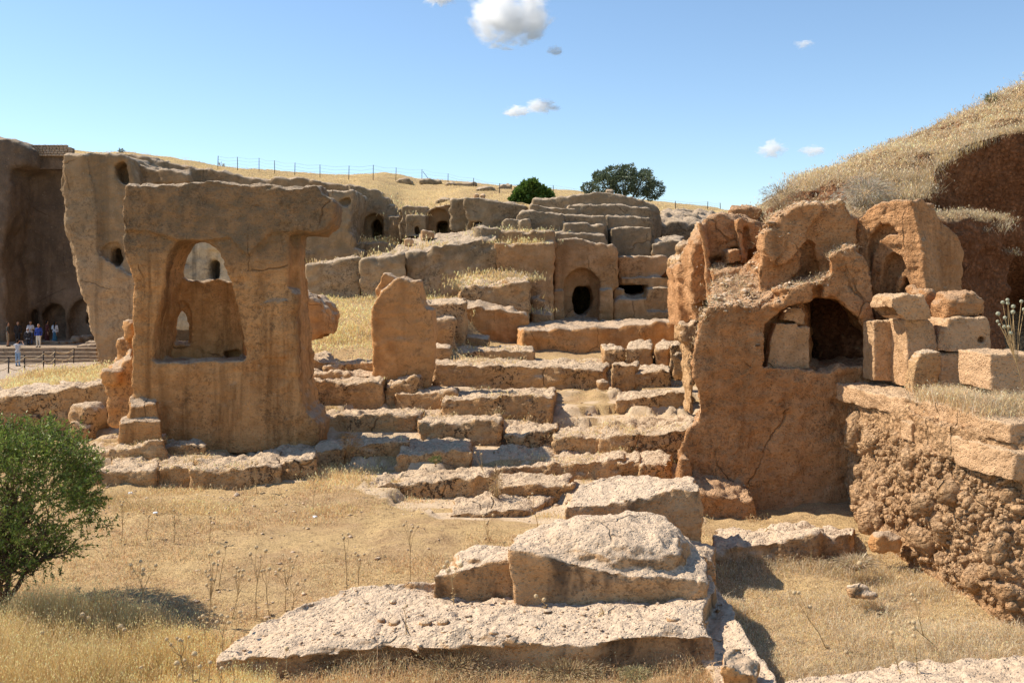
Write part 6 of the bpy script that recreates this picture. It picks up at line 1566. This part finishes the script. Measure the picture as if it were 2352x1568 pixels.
bush('dry twiggy weed standing on the skyline beside the fence start', 508, 382, 96, 5, 6, 100, (.25, .2, .12), 63, L_=.3, W_=.05)

# ================================================================ litter
M_lit = mat_plain('white_plastic', (.8, .8, .8), .4)
for key, x, y, lab in (('C1', 897, 292, 'flat white scrap of litter at the far left of the court'), ('C1', 1072, 405, 'round white crumpled bag in the middle of the court'),
                       ('C1', 2167, 423, 'white scrap of litter before the long low ledge'), ('C1', 248, 1350, 'thin white plastic strip in the tall golden grass')):
    (u, v), = c(key, (x, y)); Y = 4.6 * F / (v - H); loc, _, _ = drop((u - CU) / F * Y, Y, 0)
    bm = bmesh.new(); bmesh.ops.create_icosphere(bm, subdivisions=2, radius=.032)
    for w in bm.verts: w.co = Vector((w.co.x * 1.5, w.co.y, w.co.z * .8)) * random.uniform(.7, 1.25)
    me = _bm_mesh(bm, 'litter'); o = link('litter', me, M_lit); o.location = loc + Vector((0, 0, .04)); tag(o, lab, 'litter')
for u, v, w, lab in ((975, 1402, 30, 'larger thin flat stone on the front slab'), (1017, 1407, 26, 'thin reddish flat stone right of the larger one on the front slab'), (905, 1426, 26, 'thin grey flat stone on the front slab, farther left')):
    Y = 12.7; loc, _, _ = drop((u - CU) / F * Y, Y, 0)
    vv = v; zz = loc.z
    rock('flat_stone', lab, 'stone', [('slab', [((u - CU + a * w) / F * Y, Y + b, zz + .05) for a, b in ((-.5, -.02), (-.2, -.09), (.3, -.08), (.55, .02), (.2, .1), (-.3, .08))], zz - .01, ())], .014, M_ledge, amp=(.012, .004, .003), bury=0)

# ================================================================ people
def mplain(n, c_): return mat_plain(n, c_, .85, .12, 8)
SKIN = mplain('skin', (.42, .24, .16)); HAIR = mplain('dark_hair', (.02, .015, .012))
def capsules(parts, vox=.022):
    """one continuous surface grown from tapered limbs (a, b, ra, rb)"""
    bm = bmesh.new()
    for a, b, ra, rb in parts:
        a = Vector(a); b = Vector(b); n = max(3, int((b - a).length / .04) + 1)
        for i in range(n):
            t = i / (n - 1); p = a.lerp(b, t); r = ra + (rb - ra) * t
            bmesh.ops.create_icosphere(bm, subdivisions=1, radius=r, matrix=Matrix.Translation(p))
    me = _bm_mesh(bm); o = bpy.data.objects.new('t', me); col.objects.link(o)
    m = o.modifiers.new('r', 'REMESH'); m.mode = 'VOXEL'; m.voxel_size = vox
    s = o.modifiers.new('s', 'SMOOTH'); s.factor = .5; s.iterations = 3
    me2 = bpy.data.meshes.new_from_object(o.evaluated_get(bpy.context.evaluated_depsgraph_get())); bpy.data.objects.remove(o); bpy.data.meshes.remove(me)
    smooth(me2); return me2
def person(label, u, vfoot, Y, h, face, top, legs, arms='down', skirt=False, long_hair=False, scarf=None, shorts=False, seated=False, stripes=False, zfix=None):
    b = Vector(P(u, vfoot, Y)); 
    if zfix is not None: b.z = zfix
    t = empty('person', b); tag(t, label, 'person'); t.rotation_euler = (0, 0, face)
    s = h / 1.72
    hip = .50 if seated else .90
    def v(x, y, z): return (x * s, y * s, z * s)
    if seated:
        L_ = [(v(.09, -.40, .06), v(.09, -.42, .46), .045, .055), (v(.09, -.42, .46), v(.09, 0, .52), .07, .09), (v(-.09, -.40, .06), v(-.09, -.42, .46), .045, .055), (v(-.09, -.42, .46), v(-.09, 0, .52), .07, .09)]
        ft = [(v(.09, -.40, .04), v(.09, -.52, .03), .04, .035), (v(-.09, -.40, .04), v(-.09, -.52, .03), .04, .035)]
    else:
        L_ = [(v(.10, 0, .08), v(.095, -.02, .48), .045, .058), (v(.095, -.02, .48), v(.085, 0, .90), .065, .092), (v(-.11, .03, .08), v(-.10, -.01, .48), .045, .058), (v(-.10, -.01, .48), v(-.085, 0, .90), .065, .092)]
        ft = [(v(.10, .02, .04), v(.11, -.14, .03), .04, .035), (v(-.11, .05, .04), v(-.12, -.11, .03), .04, .035)]
    dz = hip - .90
    def w(x, y, z): return v(x, y, z + dz)
    sh = 1.42
    if arms == 'down': A = [(w(.19, 0, sh - .03), w(.25, .02, 1.14), .05, .04), (w(.25, .02, 1.14), w(.24, -.06, .90), .038, .028), (w(-.19, 0, sh - .03), w(-.25, .02, 1.14), .05, .04), (w(-.25, .02, 1.14), w(-.24, -.06, .90), .038, .028)]
    elif arms == 'phone': A = [(w(.19, 0, sh - .03), w(.33, -.14, 1.36), .05, .04), (w(.33, -.14, 1.36), w(.10, -.34, 1.58), .038, .028), (w(-.19, 0, sh - .03), w(-.33, -.14, 1.36), .05, .04), (w(-.33, -.14, 1.36), w(-.10, -.34, 1.58), .038, .028)]
    else: A = [(w(.19, 0, sh - .03), w(.25, .0, 1.14), .05, .04), (w(.25, .0, 1.14), w(.08, -.20, 1.12), .038, .028), (w(-.19, 0, sh - .03), w(-.25, 0, 1.14), .05, .04), (w(-.25, 0, 1.14), w(-.24, -.06, .92), .038, .028)]
    hands = [(a[1], tuple(Vector(a[1]) + (Vector(a[1]) - Vector(a[0])).normalized() * .09 * s), .03, .018) for a in (A[1], A[3])]
    fing = []
    for a in (A[1], A[3]):
        dd = (Vector(a[1]) - Vector(a[0])).normalized(); sd = dd.cross(Vector((0, 1, .2))).normalized()
        for k in range(4): p_ = Vector(a[1]) + dd * .07 * s + sd * (k - 1.5) * .018; fing.append((tuple(p_), tuple(p_ + dd * (.075 + .01 * (k in (1, 2)))), .010, .008))
        p_ = Vector(a[1]) + dd * .02; fing.append((tuple(p_), tuple(p_ + sd * .05 + dd * .03), .012, .009))
    T_ = [(w(.08, 0, .93), w(-.08, 0, .93), .115, .115), (w(0, 0, .95), w(0, -.01, 1.15), .125, .115), (w(.06, -.01, 1.15), w(.10, 0, 1.34), .11, .10), (w(-.06, -.01, 1.15), w(-.10, 0, 1.34), .11, .10), (w(.13, 0, 1.38), w(-.13, 0, 1.38), .07, .07)]
    Hd = [(w(0, .0, 1.42), w(0, -.01, 1.52), .052, .05), (w(0, -.01, 1.60), w(0, -.015, 1.66), .088, .092), (w(0, -.04, 1.56), w(0, -.045, 1.58), .065, .07), (w(0, -.105, 1.605), w(0, -.12, 1.59), .016, .016),
          (w(.092, 0, 1.61), w(.094, .005, 1.59), .018, .015), (w(-.092, 0, 1.61), w(-.094, .005, 1.59), .018, .015)]
    link('body', capsules(L_ + ft + A + hands + T_ + Hd + fing, .02), SKIN, t)
    # face details
    mb = MB()
    for sx in (-1, 1): mb.tube([w(.033 * sx, -.093, 1.632), w(.033 * sx, -.104, 1.632)], [.012, .010], 6)
    mb.tube([w(-.024, -.098, 1.548), w(0, -.106, 1.545), w(.024, -.098, 1.548)], .006, 5)
    mb.build('face_features', HAIR, t)
    g_ = .014
    grow = lambda q, e: [(a, b_, ra + e, rb + e) for a, b_, ra, rb in q]
    sleeve = [A[0], A[2]] + ([A[1], A[3]] if arms != 'phone' and top[1] == 'long' else [])
    tm = mplain('top_cloth', top[0])
    if stripes:
        nt = tm.node_tree; g2 = N(nt); bs = [n for n in nt.nodes if n.type == 'BSDF_PRINCIPLED'][0]
        tc = g2.add('ShaderNodeTexCoord'); sp = g2.add('ShaderNodeSeparateXYZ'); g2.put(sp.inputs[0], tc.outputs['Object'])
        sn = g2.math('SINE', g2.math('MULTIPLY', sp.outputs[2], 105)); g2.put(bs.inputs['Base Color'], g2.mix(g2.ramp(sn, .1, .6), top[0], (.12, .16, .26)))
    link('top', capsules(grow(T_ + sleeve, g_), .022), tm, t)
    lm = mplain('leg_cloth', legs)
    if skirt: q = [(w(0, 0, .95), v(0, 0, .22), .14, .21)] if not seated else grow(L_, .03) + [(w(.08, 0, .93), w(-.08, 0, .93), .13, .13)]
    elif shorts: q = grow([L_[1], L_[3]], .022) + [(w(.08, 0, .92), w(-.08, 0, .92), .13, .13)]
    else: q = grow(L_, .02) + [(w(.07, 0, .93), w(-.07, 0, .93), .122, .122)]
    link('skirt' if skirt else 'shorts' if shorts else 'trousers', capsules(q, .022), lm, t)
    link('shoe', capsules(grow([ft[0]], .012), .015), HAIR, t); link('shoe', capsules(grow([ft[1]], .012), .015), HAIR, t)
    hairp = [(w(0, .022, 1.64), w(0, .012, 1.69), .093, .086), (w(0, .045, 1.58), w(0, .04, 1.64), .07, .08)]
    if long_hair: hairp += [(w(0, .07, 1.62), w(0, .115, 1.18), .08, .05)]
    if scarf: link('headscarf', capsules([(w(0, .015, 1.63), w(0, .01, 1.68), .102, .098), (w(0, .02, 1.5), w(0, .03, 1.42), .09, .13)], .02), mplain('scarf_cloth', scarf), t)
    else: link('hair', capsules(hairp, .018), HAIR, t)
    return t
ZP = P(0, 799.4, 70.6)[2]
gl, _, _ = drop((41 - CU) / F * 66.5, 66.5, 3)
man = person('man in striped white shirt and pale blue jeans photographing from the foot of the steps', 41, 840, 66.5, 1.76, math.pi * .98, ((.60, .60, .60), 'short'), (.22, .33, .48), arms='phone', stripes=True, zfix=gl.z)
person('woman in blue jacket and white trousers posing at the top of the steps', 88.5, 800, 71.4, 1.66, 0.05, ((.03, .06, .28), 'long'), (.62, .58, .50), zfix=ZP)
person('woman in white blouse and blue skirt with long dark hair, seen from behind', 126, 800, 76.6, 1.62, math.pi, ((.55, .56, .60), 'long'), (.05, .15, .24), skirt=True, long_hair=True, arms='bent', zfix=ZP)
person('man in khaki shorts and dark shirt at the left of the tourists', 18, 800, 72.6, 1.72, 1.9, ((.06, .06, .055), 'short'), (.25, .20, .14), shorts=True, zfix=ZP)
person('man in dark clothes standing behind the photographing man', 41, 800, 74.5, 1.70, .3, ((.035, .03, .03), 'long'), (.03, .03, .035), zfix=ZP)
person('person with white headscarf sitting on the low stones', 63.5, 800, 74.0, 1.60, .6, ((.05, .05, .06), 'long'), (.03, .03, .04), scarf=(.62, .63, .68), seated=True, skirt=True, zfix=ZP)
person('man in white shirt and blue trousers behind the seated person', 70, 800, 74.9, 1.72, .2, ((.50, .50, .53), 'short'), (.06, .09, .18), arms='bent', zfix=ZP)
person('man in printed white T-shirt high in the dark doorway', 40, 745, 83.2, 1.74, .2, ((.62, .62, .62), 'short'), (.02, .02, .02))
person('woman in dark red dress behind the woman in blue', 108, 800, 77.6, 1.64, math.pi * .8, ((.10, .03, .025), 'short'), (.07, .02, .02), skirt=True, arms='bent', zfix=ZP)
rock('rock_ledge', 'rock floor of the dark doorway under the man in the printed shirt', 'rock ledge', [W([(12, 746), (80, 746), (80, 806), (12, 806)], 82.6, 3)], .15, M_cliffd, amp=(.05, .04, .02))

# ================================================================ clouds (real volumes far off)
def mat_cloud(name, dens, seed, thr):
    m, nt, out = mat_new(name); g = N(nt)
    tc = g.add('ShaderNodeTexCoord'); ob = tc.outputs['Object']
    vl = g.add('ShaderNodeVectorMath', operation='LENGTH'); g.put(vl.inputs[0], ob)
    mp_ = g.add('ShaderNodeMapping'); g.put(mp_.inputs['Vector'], ob); mp_.inputs['Location'].default_value = (seed, seed * .7, 0)
    n1 = g.noise(mp_.outputs[0], 1.9, 8, .70, .4)
    d = g.math('SUBTRACT', g.math('MULTIPLY_ADD', n1, 3.6, -thr - .95), g.math('POWER', vl.outputs['Value'], 2.2))
    d = g.math('MULTIPLY', g.ramp(d, 0.0, 0.5), dens)
    pv = g.add('ShaderNodeVolumePrincipled'); pv.inputs['Color'].default_value = (1, 1, 1, 1); pv.inputs['Anisotropy'].default_value = 0.0
    g.put(pv.inputs['Density'], d); nt.links.new(pv.outputs[0], out.inputs['Volume']); 
    m.cycles.homogeneous_volume = False
    return m
def cloud(label, u, v, ru, rv, dens, seed, thr, Y=3000, depth=1.0):
    s = Y / F
    bm = bmesh.new(); bmesh.ops.create_icosphere(bm, subdivisions=3, radius=1.0); me = _bm_mesh(bm, 'cloud')
    o = link('cloud', me, mat_cloud('cloud_' + str(int(seed * 10)), dens / s, seed, thr)); o.location = P(u, v, Y); o.scale = (ru * s, ru * s * depth, rv * s); tag(o, label, 'cloud')
    return o
cloud('large white cloud at the top centre of the sky', 1168, 30, 122, 96, .055, 1.3, .35)
cloud('white cloud cut off by the top edge, left of the large one', 1008, -14, 52, 36, .06, 2.1, .3)
cloud('tiny white cloud just below and right of the large one', 1275, 117, 24, 14, .09, 3.7, .35)
cloud('small ragged cloud in the middle of the sky, left piece', 1186, 256, 38, 19, .07, 4.4, .35)
cloud('small ragged cloud in the middle of the sky, right piece', 1243, 244, 52, 22, .07, 5.2, .4)
cloud('small wedge shaped cloud low over the right hillside', 1774, 342, 44, 26, .06, 6.1, .4)
cloud('small flat cloud right of the wedge shaped one', 1866, 347, 40, 17, .05, 7.9, .4)
cloud('faint wisp of cloud high at the right', 1846, 102, 34, 14, .035, 8.3, .45)
print('TRI', NTRI[0], sum(len(o.data.polygons) * (2 if len(o.data.polygons) and o.data.polygons[0].loop_total == 4 else 1) for o in bpy.data.objects if o.type == 'MESH'), 'T', round(time.time() - T0, 1))
